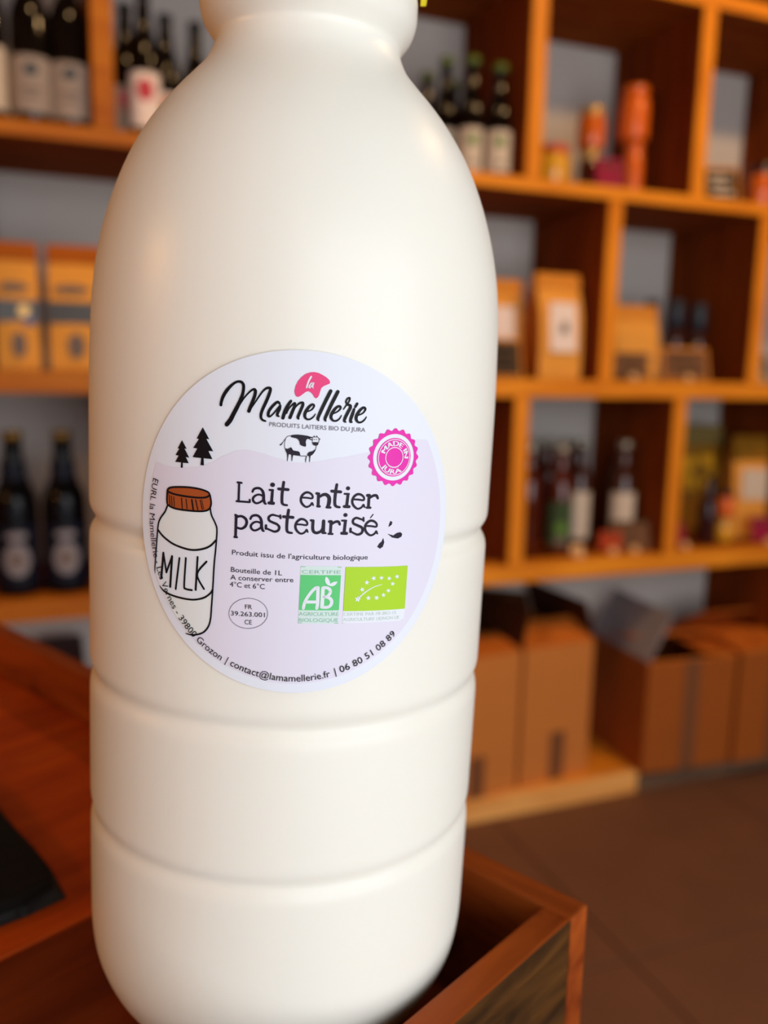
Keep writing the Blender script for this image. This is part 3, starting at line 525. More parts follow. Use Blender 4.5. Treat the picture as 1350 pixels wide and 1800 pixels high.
# printed label, in millimetres from the label centre (u to the right, v up); strokes carry a width
LB = {
 'brand': [[[-14.14,20.58,0.52],[-14.08,21.08,0.54],[-13.76,22.05,0.6],[-13.14,23.09,0.62],[-12.32,24.01,0.49],[-11.6,24.55,0.41],[-10.99,24.72,0.43],[-10.52,24.58,0.49],[-10.25,24.19,0.53],[-10.2,23.65,0.53],[-10.3,22.84,0.55],[-10.51,22.13,0.59],[-10.85,21.26,0.65],[-11.3,20.28,0.72],[-11.8,19.3,0.74],[-12.4,18.1,0.79],[-13.02,17.31,0.78]],[[-10.89,20.71,0.31],[-10.19,21.85,0.3],[-9.5,22.69,0.28],[-8.9,23.3,0.34],[-8.39,23.54,0.44],[-8.16,23.26,0.55],[-8.22,22.65,0.56],[-8.5,21.74,0.57],[-8.88,20.72,0.61],[-9.2,19.8,0.63]],[[-8.92,20.21,0.3],[-8.23,21.25,0.26],[-7.55,22.34,0.3],[-6.87,23.32,0.34],[-6.28,23.83,0.42],[-5.73,23.9,0.46],[-5.62,23.59,0.5],[-5.8,22.88,0.56],[-6.17,21.86,0.56],[-6.6,20.84,0.55],[-6.93,20.02,0.52],[-7.11,19.31,0.5],[-7.07,18.76,0.44],[-6.79,18.42,0.38],[-6.32,18.26,0.32]],[[-4.0,21.37,0.38],[-4.36,21.6,0.46],[-4.94,21.12,0.5],[-5.53,20.39,0.5],[-5.83,19.78,0.5],[-5.85,19.22,0.5],[-5.54,19.09,0.3],[-4.95,19.67,0.28],[-4.27,20.56,0.28],[-3.93,20.97,0.35]],[[-3.89,21.03,0.4],[-3.97,20.47,0.5],[-4.25,19.85,0.54],[-4.34,19.35,0.45],[-4.03,19.18,0.25]],[[-2.11,21.88,0.45],[-2.59,21.14,0.55],[-3.05,20.11,0.6],[-3.37,18.94,0.58]],[[-2.81,19.72,0.25],[-2.43,20.55,0.25],[-1.95,21.17,0.3],[-1.46,21.54,0.42],[-1.49,20.99,0.5],[-1.81,20.07,0.55],[-2.18,19.05,0.55]],[[-1.82,20.17,0.25],[-1.14,21.11,0.28],[-0.56,21.62,0.36],[-0.11,21.64,0.48],[-0.12,21.15,0.52],[-0.51,20.13,0.52],[-0.83,19.21,0.52],[-0.72,18.91,0.3]],[[0.6,20.16,0.24],[1.39,20.52,0.26],[1.78,21.04,0.34],[1.77,21.39,0.38],[1.41,21.42,0.4],[0.88,20.9,0.5],[0.4,20.07,0.55],[0.32,19.36,0.5],[0.69,18.92,0.34],[1.25,18.95,0.3],[1.79,19.37,0.26],[2.13,19.89,0.14]],[[4.57,23.87,0.61],[4.05,22.74,0.63],[3.49,21.51,0.61],[2.93,20.18,0.59],[2.56,19.15,0.53],[2.68,18.8,0.3]],[[5.81,23.8,0.61],[5.29,22.69,0.63],[4.72,21.46,0.61],[4.21,20.23,0.59],[3.79,19.15,0.53],[3.91,18.75,0.31]],[[5.14,20.04,0.25],[5.95,20.45,0.27],[6.4,20.97,0.35],[6.33,21.3,0.41],[5.92,21.28,0.43],[5.42,20.83,0.51],[4.89,19.95,0.56],[4.83,19.29,0.51],[5.24,18.83,0.35],[5.81,18.85,0.31],[6.32,19.24,0.27],[6.64,19.81,0.14]],[[7.57,21.72,0.29],[7.31,22.12,0.31],[7.53,22.68,0.33],[7.91,22.85,0.33],[7.96,22.55,0.31],[7.77,22.08,0.29],[7.47,21.67,0.29],[6.93,20.84,0.19]],[[7.47,21.67,0.36],[8.06,21.57,0.48],[8.13,21.18,0.57],[7.74,20.36,0.58],[7.31,19.43,0.56],[7.17,18.86,0.47],[7.45,18.66,0.23]],[[8.83,20.95,0.42],[8.6,20.18,0.58],[8.32,19.25,0.56],[8.29,18.76,0.47],[8.56,18.7,0.23]],[[9.32,21.89,0.48],[9.02,21.34,0.44]],[[9.63,19.91,0.25],[10.43,20.29,0.27],[10.84,20.86,0.36],[10.79,21.19,0.42],[10.38,21.21,0.44],[9.81,20.68,0.53],[9.33,19.85,0.58],[9.29,19.18,0.52],[9.69,18.7,0.36],[10.28,18.75,0.32],[10.81,19.17,0.28],[11.15,19.69,0.15]]],
 'blob': [[[-1.54,23.89],[-1.41,24.49],[-1.08,25.25],[-0.51,25.98],[0.17,26.56],[0.96,26.87],[1.66,26.95],[2.37,26.84],[3.04,26.55],[3.71,26.18],[4.19,25.8],[4.41,25.42],[4.35,25.11],[3.97,24.95],[3.37,24.67],[2.97,24.35],[2.79,23.79],[2.61,23.08],[2.38,22.67],[2.08,22.51],[1.82,22.7],[1.55,23.13],[1.24,23.47],[0.78,23.68],[0.33,23.53],[-0.11,23.16],[-0.5,22.84],[-0.89,22.62],[-1.25,22.7],[-1.49,23.09],[-1.57,23.49]]],
 'blob_la': [[[1.14,26.13,0.3],[0.72,25.29,0.28],[0.45,24.28,0.28]],[[1.58,25.05,0.2],[1.23,25.04,0.22],[0.89,24.55,0.24],[0.9,24.25,0.22],[1.15,24.41,0.18],[1.55,24.98,0.18]],[[1.63,25.09,0.2],[1.45,24.53,0.22],[1.56,24.21,0.14]]],
 'cow_fill': [[[-2.08,15.96],[-1.62,16.14],[-0.76,16.22],[0.18,16.16],[0.91,16.07],[1.5,15.92],[1.83,15.86],[1.76,15.74],[1.4,15.72],[1.37,15.54],[1.7,15.41],[1.67,15.3],[1.3,15.47],[0.93,15.56],[0.72,15.37],[0.62,15.0],[0.71,14.5],[0.65,14.2],[0.36,14.21],[-0.04,14.34],[-0.34,14.53],[-0.41,14.96],[-0.62,15.32],[-0.95,15.56],[-1.39,15.63],[-1.82,15.7]],[[-2.88,13.77],[-2.4,13.68],[-2.05,13.88],[-1.8,14.0],[-1.65,13.75],[-1.46,13.46],[-1.02,13.39],[-0.51,13.32],[-0.33,13.14],[-0.2,12.57],[-0.85,12.59],[-1.43,12.66],[-1.51,12.29],[-1.58,11.6],[-1.69,11.59],[-1.71,12.29],[-1.76,12.72],[-2.19,12.78],[-2.27,12.19],[-2.36,11.56],[-2.45,11.56],[-2.43,12.25],[-2.49,12.84],[-2.72,13.26]],[[2.34,13.86],[2.2,13.71],[1.88,13.48],[1.3,13.31],[1.02,13.05],[0.95,12.61],[1.29,12.6],[1.35,12.11],[1.33,11.56],[1.45,11.56],[1.49,12.19],[1.54,12.63],[1.83,12.82],[2.14,13.2],[2.35,13.61]],[[1.75,14.97],[2.11,15.04],[2.84,15.01],[2.78,14.64],[2.57,14.43],[2.28,14.41],[1.91,14.54],[1.77,14.75]],[[1.9,15.91],[2.05,16.21],[2.17,15.93]],[[2.41,15.94],[2.45,16.25],[2.64,15.94]],[[2.85,15.7],[3.17,15.61],[2.94,15.44]]],
 'cow_line': [[[-2.12,15.96,0.09],[-2.54,15.78,0.09],[-2.82,15.37,0.09],[-2.94,14.78,0.09],[-2.95,14.2,0.09],[-2.84,13.69,0.09]],[[-0.27,12.56,0.09],[0.46,12.56,0.09],[0.89,12.58,0.09]],[[2.34,13.75,0.09],[2.44,14.12,0.09],[2.44,14.41,0.09]],[[0.86,12.57,0.12],[0.75,12.09,0.16],[0.73,11.52,0.09]],[[1.75,14.97,0.09],[1.77,15.41,0.09],[1.79,15.83,0.09],[2.22,15.92,0.09],[2.66,15.89,0.09],[2.89,15.63,0.09],[2.88,15.23,0.09],[2.84,15.0,0.09]],[[1.72,15.76,0.07],[1.36,15.74,0.07],[1.36,15.58,0.07],[1.7,15.44,0.07]],[[-2.85,15.35,0.12],[-3.17,14.92,0.07],[-3.41,14.54,0.16],[-3.65,14.31,0.23]]],
 'cow_eye': [[[2.07,15.49,0.17],[2.09,15.49,0.17]],[[2.45,15.51,0.17],[2.47,15.51,0.17]]],
 'tree_small': [[[-21.46,14.02],[-20.5,12.56],[-20.94,12.57],[-19.96,11.05],[-20.65,11.1],[-20.06,10.07],[-21.24,10.05],[-21.23,9.17],[-21.66,9.14],[-21.6,10.08],[-22.82,10.08],[-22.11,11.23],[-22.78,11.3],[-22.0,12.44],[-22.3,12.52]]],
 'tree_big': [[[-17.42,16.55],[-16.18,14.57],[-16.71,14.55],[-15.41,12.53],[-16.29,12.51],[-15.54,11.15],[-17.17,11.17],[-17.08,9.93],[-17.76,9.92],[-17.62,11.17],[-19.28,11.21],[-18.4,12.79],[-19.21,12.83],[-18.13,14.43],[-18.55,14.53]]],
 'hill': [[-28.74,10.1],[-27.13,9.74],[-25.0,9.33],[-23.01,9.16],[-21.22,9.17],[-19.27,9.43],[-17.5,9.78],[-15.46,10.68],[-13.34,11.97],[-11.26,12.9],[-9.56,13.2],[-7.07,12.85],[-4.01,12.02],[-1.38,11.34],[0.51,11.42],[2.53,11.68],[6.96,12.49],[11.51,13.41],[16.58,14.7],[21.93,15.82],[24.24,15.74],[26.27,15.56]],
 'rim': 30.5,
 'milk_fill': [[[-24.33,2.15],[-22.27,1.69],[-19.66,1.69],[-17.17,1.82],[-15.73,2.45],[-15.46,1.23],[-14.72,-0.17],[-14.42,-1.28],[-14.55,-3.11],[-15.6,-4.23],[-17.05,-4.95],[-19.04,-5.35],[-21.11,-5.18],[-23.28,-4.64],[-25.26,-3.62],[-26.44,-2.61],[-26.39,-1.56],[-25.87,-0.33],[-24.88,0.94]],[[-25.9,-12.99],[-24.87,-13.78],[-22.88,-14.3],[-20.19,-14.5],[-18.39,-14.38],[-16.65,-13.81],[-15.44,-12.86],[-15.02,-12.12],[-15.16,-15.16],[-15.31,-17.52],[-15.69,-18.98],[-16.54,-20.15],[-17.78,-20.79],[-19.57,-20.97],[-22.01,-18.44],[-23.98,-15.89]]],
 'milk_band': [[[-26.44,-2.61],[-25.26,-3.62],[-23.28,-4.64],[-21.11,-5.18],[-19.04,-5.35],[-17.05,-4.95],[-15.6,-4.23],[-14.55,-3.11],[-14.82,-7.71],[-15.02,-12.12],[-15.44,-12.86],[-16.65,-13.81],[-18.39,-14.38],[-20.19,-14.5],[-22.88,-14.3],[-24.87,-13.78],[-25.9,-12.99],[-27.12,-10.7],[-27.05,-8.79],[-26.86,-6.41]]],
 'milk_cap': [[[-24.44,4.65],[-23.81,5.4],[-22.05,5.69],[-19.72,5.8],[-17.48,5.66],[-16.14,5.22],[-15.72,4.58],[-15.58,3.36],[-15.84,2.39],[-17.17,1.82],[-19.66,1.67],[-22.27,1.69],[-24.05,2.14],[-24.54,3.16]]],
 'milk_line': [[[-24.35,4.21,0.36],[-24.36,4.96,0.36],[-23.4,5.49,0.35],[-20.49,5.8,0.34],[-17.97,5.73,0.33],[-16.26,5.32,0.33],[-15.94,4.79,0.32],[-16.6,4.35,0.33],[-17.94,4.16,0.33],[-20.46,4.15,0.34],[-23.11,4.34,0.35],[-24.3,4.67,0.36]],[[-24.44,4.54,0.36],[-24.48,2.94,0.36],[-24.13,2.17,0.36],[-22.54,1.73,0.35],[-19.66,1.67,0.34],[-17.17,1.82,0.33],[-15.96,2.31,0.33],[-15.58,3.36,0.32],[-15.82,4.8,0.32]],[[-23.99,4.02,0.15],[-23.8,2.28,0.15]],[[-23.52,3.91,0.15],[-23.36,2.15,0.15]],[[-23.02,3.82,0.15],[-22.87,2.09,0.15]],[[-21.39,3.72,0.2],[-21.21,1.97,0.2]],[[-20.46,3.68,0.17],[-20.23,1.98,0.17]],[[-19.31,3.65,0.31],[-19.0,1.92,0.31]],[[-18.56,3.72,0.21],[-18.1,2.0,0.21]],[[-17.69,3.8,0.16],[-17.24,2.13,0.16]],[[-17.4,3.88,0.12],[-16.98,2.25,0.12]],[[-24.33,2.15,0.33],[-24.88,0.94,0.34],[-25.87,-0.33,0.34],[-26.39,-1.56,0.34],[-26.67,-4.04,0.32],[-26.86,-6.41,0.32],[-27.05,-8.79,0.3],[-27.13,-9.87,0.25],[-27.09,-10.74,0.08]],[[-15.73,2.45,0.3],[-15.46,1.23,0.3],[-14.72,-0.17,0.3],[-14.42,-1.28,0.3],[-14.53,-4.01,0.3],[-14.82,-7.71,0.31],[-14.98,-11.65,0.31],[-15.16,-15.16,0.31],[-15.31,-17.52,0.31],[-15.69,-18.98,0.31],[-16.54,-20.15,0.32],[-17.78,-20.79,0.32],[-19.05,-21.01,0.32],[-20.15,-20.96,0.15]],[[-26.44,-2.61,0.4],[-25.26,-3.62,0.39],[-23.28,-4.64,0.38],[-21.11,-5.18,0.37],[-19.04,-5.35,0.36],[-17.05,-4.95,0.36],[-15.6,-4.23,0.35],[-14.55,-3.11,0.35]],[[-25.96,-12.93,0.13],[-24.87,-13.78,0.37],[-22.88,-14.3,0.36],[-20.19,-14.5,0.35],[-18.39,-14.38,0.34],[-16.65,-13.81,0.34],[-15.44,-12.86,0.33],[-15.02,-12.12,0.33]],[[-25.17,-6.68,0.47],[-25.62,-11.41,0.48]],[[-25.17,-6.68,0.39],[-24.47,-10.17,0.39]],[[-24.47,-10.17,0.39],[-23.25,-7.03,0.38]],[[-23.25,-7.03,0.46],[-23.6,-12.71,0.47]],[[-21.67,-7.15,0.38],[-22.4,-12.95,0.38]],[[-20.35,-6.98,0.37],[-20.62,-11.98,0.37],[-20.3,-12.64,0.37],[-19.05,-12.71,0.37]],[[-18.01,-6.52,0.38],[-18.29,-12.56,0.39]],[[-16.27,-7.16,0.36],[-18.04,-9.67,0.36],[-16.68,-12.21,0.36]]],
 'product': [[[-10.87,7.41,0.38],[-10.17,7.37,0.37]],[[-10.6,7.34,0.4],[-10.63,4.23,0.42]],[[-10.98,4.1,0.38],[-8.69,4.08,0.37]],[[-8.67,4.51,0.35],[-8.64,4.1,0.35]],[[-8.22,5.94,0.37],[-7.97,6.42,0.41],[-7.41,6.63,0.43],[-6.89,6.55,0.43],[-6.47,6.14,0.47],[-6.3,5.53,0.52],[-6.24,4.6,0.54],[-6.0,4.01,0.41],[-5.77,3.95,0.21]],[[-6.45,5.32,0.35],[-7.07,5.51,0.35],[-7.68,5.3,0.37],[-8.09,4.81,0.41],[-8.02,4.29,0.42],[-7.55,3.96,0.37],[-6.93,4.13,0.35],[-6.38,4.54,0.35]],[[-4.82,7.33,0.78],[-4.75,7.34,0.78]],[[-5.3,6.41,0.35],[-4.69,6.42,0.37]],[[-4.77,6.39,0.47],[-4.88,4.25,0.52]],[[-5.31,4.13,0.56],[-4.57,4.11,0.6]],[[-2.89,7.87,0.49],[-3.09,6.0,0.51],[-3.09,4.44,0.49],[-2.82,3.97,0.43],[-2.21,3.87,0.37]],[[-3.74,6.67,0.51],[-2.11,6.61,0.53]],[[0.13,5.3,0.33],[1.12,5.29,0.33],[2.07,5.22,0.33],[2.11,5.73,0.36],[1.62,6.16,0.4],[0.97,6.21,0.42],[0.35,5.68,0.42],[0.14,4.91,0.42],[0.4,4.2,0.43],[1.06,3.68,0.36],[1.7,3.88,0.33],[2.1,4.36,0.36]],[[2.1,4.34,0.45],[2.32,3.99,0.26]],[[2.84,6.1,0.47],[3.22,6.06,0.47]],[[3.16,6.0,0.5],[3.18,3.91,0.5]],[[3.06,3.84,0.45],[3.42,3.82,0.45]],[[3.3,5.46,0.4],[3.93,5.87,0.52],[4.53,5.91,0.6],[5.03,5.4,0.65],[5.06,4.53,0.67],[4.88,3.75,0.6]],[[4.68,3.67,0.41],[5.34,3.64,0.41]],[[6.32,7.72,0.48],[6.14,6.22,0.54],[6.09,4.42,0.53],[6.38,3.85,0.48],[6.97,3.71,0.41]],[[5.46,6.55,0.53],[7.06,6.43,0.53]],[[8.33,7.08,0.71],[8.38,7.08,0.71]],[[7.79,6.09,0.36],[8.53,6.07,0.39]],[[8.41,6.0,0.51],[8.25,3.95,0.54]],[[7.82,3.83,0.54],[8.69,3.8,0.56]],[[9.22,5.11,0.34],[10.28,5.07,0.35],[11.31,4.96,0.35],[11.35,5.48,0.37],[10.81,5.93,0.42],[10.11,6.01,0.44],[9.45,5.49,0.44],[9.23,4.71,0.44],[9.52,3.98,0.44],[10.24,3.43,0.37],[10.93,3.61,0.35],[11.35,4.09,0.38]],[[11.35,4.06,0.48],[11.6,3.69,0.28]],[[12.01,5.8,0.55],[12.4,5.8,0.55]],[[12.34,5.74,0.53],[12.31,3.73,0.53]],[[11.97,3.6,0.4],[12.71,3.57,0.41]],[[12.42,5.31,0.43],[13.12,5.73,0.48],[13.75,5.74,0.51],[14.05,5.25,0.44]],[[-11.12,1.64,0.44],[-10.75,1.48,0.42]],[[-10.99,1.49,0.51],[-11.02,-2.14,0.49]],[[-11.23,-2.28,0.38],[-10.77,-2.28,0.38]],[[-10.88,1.32,0.4],[-10.09,1.51,0.44],[-9.35,1.13,0.5],[-9.1,0.46,0.5],[-9.37,-0.29,0.48],[-10.04,-0.7,0.42],[-10.79,-0.58,0.4]],[[-8.46,1.13,0.38],[-8.21,1.62,0.42],[-7.65,1.83,0.44],[-7.13,1.76,0.44],[-6.7,1.34,0.48],[-6.53,0.72,0.52],[-6.47,-0.22,0.54],[-6.23,-0.81,0.42],[-6.0,-0.87,0.21]],[[-6.68,0.51,0.35],[-7.3,0.7,0.35],[-7.92,0.49,0.38],[-8.33,-0.01,0.42],[-8.26,-0.53,0.42],[-7.78,-0.87,0.38],[-7.16,-0.7,0.36],[-6.61,-0.28,0.35]],[[-3.31,2.03,0.37],[-3.24,1.53,0.37]],[[-3.37,1.8,0.33],[-3.99,1.95,0.35],[-4.71,2.05,0.39],[-5.27,1.63,0.44],[-5.2,1.06,0.44],[-4.57,0.72,0.44],[-3.84,0.44,0.44],[-3.42,-0.07,0.44],[-3.6,-0.65,0.44],[-4.21,-0.89,0.42],[-4.94,-0.66,0.37],[-5.67,-0.38,0.35]],[[-5.72,0.14,0.44],[-5.72,-0.44,0.44]],[[-1.9,3.03,0.5],[-2.1,1.14,0.52],[-2.1,-0.44,0.5],[-1.83,-0.91,0.44],[-1.21,-1.02,0.37]],[[-2.76,1.82,0.52],[-1.12,1.75,0.54]],[[-0.65,0.54,0.33],[0.35,0.53,0.33],[1.29,0.46,0.33],[1.34,0.98,0.36],[0.85,1.41,0.4],[0.2,1.47,0.43],[-0.43,0.93,0.43],[-0.64,0.15,0.43],[-0.38,-0.57,0.43],[0.29,-1.09,0.36],[0.93,-0.9,0.33],[1.33,-0.41,0.36]],[[1.33,-0.43,0.45],[1.55,-0.79,0.26]],[[2.03,1.31,0.43],[2.42,1.25,0.43]],[[2.39,1.25,0.53],[2.38,-0.07,0.53],[2.58,-0.7,0.53],[3.12,-0.91,0.5],[3.83,-0.6,0.46],[4.17,-0.05,0.51]],[[4.25,1.22,0.58],[4.22,-0.78,0.68]],[[4.26,-0.92,0.39],[4.68,-0.93,0.36]],[[5.26,1.13,0.53],[5.62,1.13,0.53]],[[5.57,1.07,0.51],[5.53,-0.93,0.51]],[[5.21,-1.06,0.39],[5.9,-1.09,0.39]],[[5.64,0.65,0.41],[6.29,1.07,0.46],[6.88,1.1,0.49],[7.14,0.61,0.41]],[[8.07,2.31,0.71],[8.13,2.31,0.71]],[[7.53,1.31,0.37],[8.27,1.29,0.39]],[[8.15,1.21,0.52],[8.0,-0.85,0.54]],[[7.57,-0.97,0.54],[8.44,-1.0,0.57]],[[11.48,1.79,0.35],[11.53,1.18,0.35]],[[11.39,1.4,0.35],[10.74,1.62,0.37],[10.1,1.78,0.42],[9.55,1.4,0.45],[9.64,0.79,0.45],[10.42,0.41,0.47],[11.21,0.02,0.5],[11.42,-0.47,0.5],[11.19,-1.02,0.48],[10.5,-1.25,0.43],[9.79,-0.99,0.37],[9.14,-0.61,0.35]],[[9.15,-0.16,0.45],[9.15,-0.73,0.45]],[[11.82,0.29,0.35],[12.94,0.23,0.36],[14.01,0.09,0.36],[14.05,0.62,0.39],[13.49,1.1,0.44],[12.76,1.19,0.46],[12.06,0.68,0.46],[11.84,-0.11,0.46],[12.14,-0.86,0.46],[12.89,-1.44,0.38],[13.61,-1.28,0.36],[14.06,-0.8,0.39]],[[14.06,-0.82,0.49],[14.32,-1.2,0.29]],[[13.28,2.33,0.2],[12.81,1.75,0.18]]],
 'splash': [[[16.87,1.05],[17.26,0.79],[17.1,0.3],[16.51,-0.08],[16.63,0.54]],[[16.37,-1.3],[17.6,-1.69],[18.33,-1.26],[19.06,-1.14],[19.5,-1.5],[19.34,-2.01],[18.59,-2.32],[17.37,-2.06]],[[15.53,-2.05],[15.79,-2.85],[15.53,-3.68],[14.98,-4.01],[14.43,-3.63],[14.75,-3.07],[15.27,-2.66]]],
 'text_grey': [["PRODUITS LAITIERS BIO DU JURA",[-5.65,17.42],[11.03,17.05],0.72]],
 'text_dark': [["Produit issu de l'agriculture biologique",[-11.6,-5.46],[12.65,-5.86],0.87],["Bouteille de 1L",[-11.72,-8.58],[-2.7,-8.7],0.88],["A conserver entre",[-11.78,-9.98],[-0.66,-9.89],0.88],["4°C et 6°C",[-11.86,-11.27],[-5.64,-11.32],0.89]],
 'text_black': [["FR",[-9.02,-15.15],[-7.77,-15.12],0.81],["39.263.001",[-11.54,-16.53],[-5.47,-16.44],0.81],["CE",[-9.03,-17.96],[-7.75,-17.94],0.81]],
 'oval': [[[-5.0,-15.72,0.1],[-5.03,-16.2,0.1],[-5.17,-16.68,0.1],[-5.41,-17.13,0.1],[-5.74,-17.54,0.1],[-6.15,-17.91,0.1],[-6.64,-18.21,0.1],[-7.17,-18.45,0.1],[-7.75,-18.61,0.1],[-8.35,-18.7,0.1],[-8.95,-18.7,0.1],[-9.54,-18.62,0.1],[-10.09,-18.46,0.1],[-10.6,-18.22,0.1],[-11.04,-17.92,0.1],[-11.4,-17.55,0.1],[-11.67,-17.14,0.1],[-11.84,-16.68,0.1],[-11.91,-16.21,0.1],[-11.86,-15.72,0.1],[-11.71,-15.24,0.1],[-11.46,-14.78,0.1],[-11.12,-14.35,0.1],[-10.7,-13.98,0.1],[-10.21,-13.66,0.1],[-9.66,-13.41,0.1],[-9.08,-13.25,0.1],[-8.48,-13.16,0.1],[-7.89,-13.16,0.1],[-7.31,-13.25,0.1],[-6.76,-13.42,0.1],[-6.27,-13.67,0.1],[-5.84,-13.99,0.1],[-5.49,-14.36,0.1],[-5.23,-14.79,0.1],[-5.06,-15.24,0.1],[-5.0,-15.72,0.1]]],
 'ab_pale': [[[0.51,-6.89],[7.81,-6.98],[7.6,-17.59],[0.38,-17.4]]],
 'ab_green': [[[0.56,-8.5],[7.76,-8.6],[7.65,-15.07],[0.47,-14.94]]],
 'ab_rule': [[[0.63,-7.02,0.12],[7.76,-7.16,0.12]],[[0.43,-17.32,0.12],[7.58,-17.46,0.13]]],
 'ab_text': [["CERTIFIE",[0.74,-8.24],[7.67,-8.32],0.61],["AGRICULTURE",[0.48,-15.95],[7.62,-16.12],0.66],["BIOLOGIQUE",[0.49,-17.09],[7.59,-17.24],0.66]],
 'ab_white': [[[1.22,-14.59,0.57],[1.41,-13.62,0.57],[1.83,-12.68,0.55],[2.54,-11.6,0.55],[3.27,-10.86,0.57],[3.64,-10.83,0.61]],[[3.68,-10.83,0.61],[3.71,-13.62,0.61],[3.6,-14.59,0.6]],[[1.48,-13.44,0.55],[3.52,-13.44,0.55]],[[4.57,-10.87,0.63],[4.54,-14.37,0.68]],[[4.55,-10.83,0.52],[5.31,-10.86,0.55],[5.83,-11.24,0.58],[5.89,-11.78,0.58],[5.45,-12.4,0.54],[4.77,-12.53,0.46]],[[4.77,-12.54,0.46],[5.62,-12.63,0.56],[6.18,-13.19,0.61],[6.13,-13.97,0.61],[5.53,-14.43,0.56],[4.54,-14.42,0.54]]],
 'ab_leaf': [[[5.04,-8.77],[5.39,-9.06],[5.72,-9.61],[5.86,-10.15],[6.27,-9.85],[6.73,-9.74],[7.15,-9.75],[6.9,-10.25],[6.45,-10.55],[5.99,-10.58],[5.45,-10.38],[5.05,-9.99],[4.86,-9.44],[4.92,-8.98]]],
 'eu_green': [[[8.58,-7.11],[21.14,-7.6],[21.01,-15.84],[8.46,-15.27]]],
 'eu_pale': [[[8.46,-15.27],[21.01,-15.84],[20.86,-18.05],[8.35,-17.54]]],
 'eu_star': [[[13.76,-8.95],[14.02,-9.21],[14.37,-9.15],[14.21,-9.43],[14.42,-9.73],[14.06,-9.64],[13.85,-9.89],[13.79,-9.55],[13.44,-9.41],[13.77,-9.29]],[[15.5,-8.99],[15.65,-9.29],[15.99,-9.34],[15.74,-9.52],[15.84,-9.83],[15.54,-9.65],[15.25,-9.79],[15.32,-9.49],[15.05,-9.27],[15.39,-9.27]],[[17.29,-9.25],[17.32,-9.57],[17.66,-9.72],[17.33,-9.81],[17.31,-10.12],[17.07,-9.85],[16.73,-9.89],[16.91,-9.64],[16.72,-9.35],[17.06,-9.46]],[[18.71,-9.01],[18.92,-9.3],[19.28,-9.3],[19.07,-9.52],[19.23,-9.83],[18.88,-9.68],[18.62,-9.87],[18.62,-9.55],[18.3,-9.37],[18.65,-9.31]],[[18.02,-10.3],[18.11,-10.62],[18.47,-10.73],[18.17,-10.86],[18.21,-11.18],[17.92,-10.95],[17.6,-11.03],[17.72,-10.76],[17.48,-10.49],[17.84,-10.55]],[[16.92,-11.53],[17.18,-11.78],[17.51,-11.73],[17.36,-11.99],[17.57,-12.27],[17.22,-12.18],[17.01,-12.4],[16.95,-12.09],[16.61,-11.95],[16.93,-11.84]],[[16.11,-12.26],[16.26,-12.57],[16.61,-12.62],[16.35,-12.8],[16.45,-13.12],[16.14,-12.93],[15.86,-13.07],[15.92,-12.77],[15.65,-12.54],[15.99,-12.54]],[[14.9,-12.67],[14.94,-13.02],[15.28,-13.19],[14.94,-13.28],[14.92,-13.62],[14.67,-13.33],[14.32,-13.37],[14.5,-13.1],[14.31,-12.79],[14.67,-12.91]],[[13.0,-12.57],[13.21,-12.87],[13.56,-12.86],[13.35,-13.11],[13.51,-13.43],[13.17,-13.29],[12.91,-13.49],[12.91,-13.16],[12.59,-12.96],[12.94,-12.9]],[[11.12,-12.54],[11.24,-12.96],[11.67,-13.09],[11.3,-13.29],[11.35,-13.71],[11.01,-13.42],[10.61,-13.55],[10.76,-13.17],[10.47,-12.83],[10.9,-12.89]],[[11.63,-10.93],[11.88,-11.19],[12.21,-11.12],[12.05,-11.4],[12.26,-11.7],[11.91,-11.61],[11.71,-11.86],[11.65,-11.52],[11.32,-11.39],[11.63,-11.26]],[[12.65,-9.65],[12.8,-9.97],[13.16,-10.02],[12.9,-10.23],[13.0,-10.56],[12.68,-10.37],[12.39,-10.53],[12.45,-10.2],[12.17,-9.97],[12.52,-9.96]]],
 'eu_curve': [[[11.16,-13.05,0.31],[11.87,-12.37,0.25],[12.91,-11.66,0.19],[14.19,-11.03,0.15],[15.73,-10.69,0.09]]],
 'eu_text': [["CERTIFIE PAR FR-BIO-15",[8.55,-16.15],[19.07,-16.64],0.59],["AGRICULTURE UE/NON UE",[8.49,-17.14],[19.81,-17.63],0.59]],
 'eu_rule': [[[8.4,-17.49,0.08],[20.77,-17.99,0.09]]],
 'seal': [[16.93,12.59],5.22],
 'arc': [["EURL la Mamellerie - Les Vernes - 39800 Grozon",166.24,242.07,28.42,1.25],["| contact@lamamellerie.fr",244.03,283.5,28.28,1.25],["| 06 80 51 08 89",285.45,313.11,28.19,1.25]],
}

# ================================================================== the milk bottle
BASE = Vector((0.04669, 0.18615, 0.8672))
mb_ = thing('milk_bottle', 'large white plastic milk bottle with round printed label, standing in the tray', 'bottle', BASE)
mb_.rotation_euler = (0, 0.0305, -YAW)
BODY = [(0, .026), (.0004, .029), (.0022, .0325), (.005, .0362), (.0085, .0391), (.0125, .0412), (.017, .0427), (.022, .0434), (.027, .0436), (.060, .0437), (.130, .0436), (.142, .04355), (.152, .0433), (.160, .0429), (.168, .0420), (.176, .0402), (.184, .0375), (.191, .0342), (.197, .0303), (.2015, .0266), (.2045, .0238), (.2075, .0212), (.210, .0198), (.2120, .0191), (.2130, .0191), (.2142, .0200), (.2162, .0214), (.219, .0222), (.222, .0222), (.2250, .0214), (.2272, .0200), (.2290, .0186), (.246, .0182)]
GROOVES = [(.1150, .0014, .0022), (.0820, .0010, .0022), (.0505, .0009, .0022)]
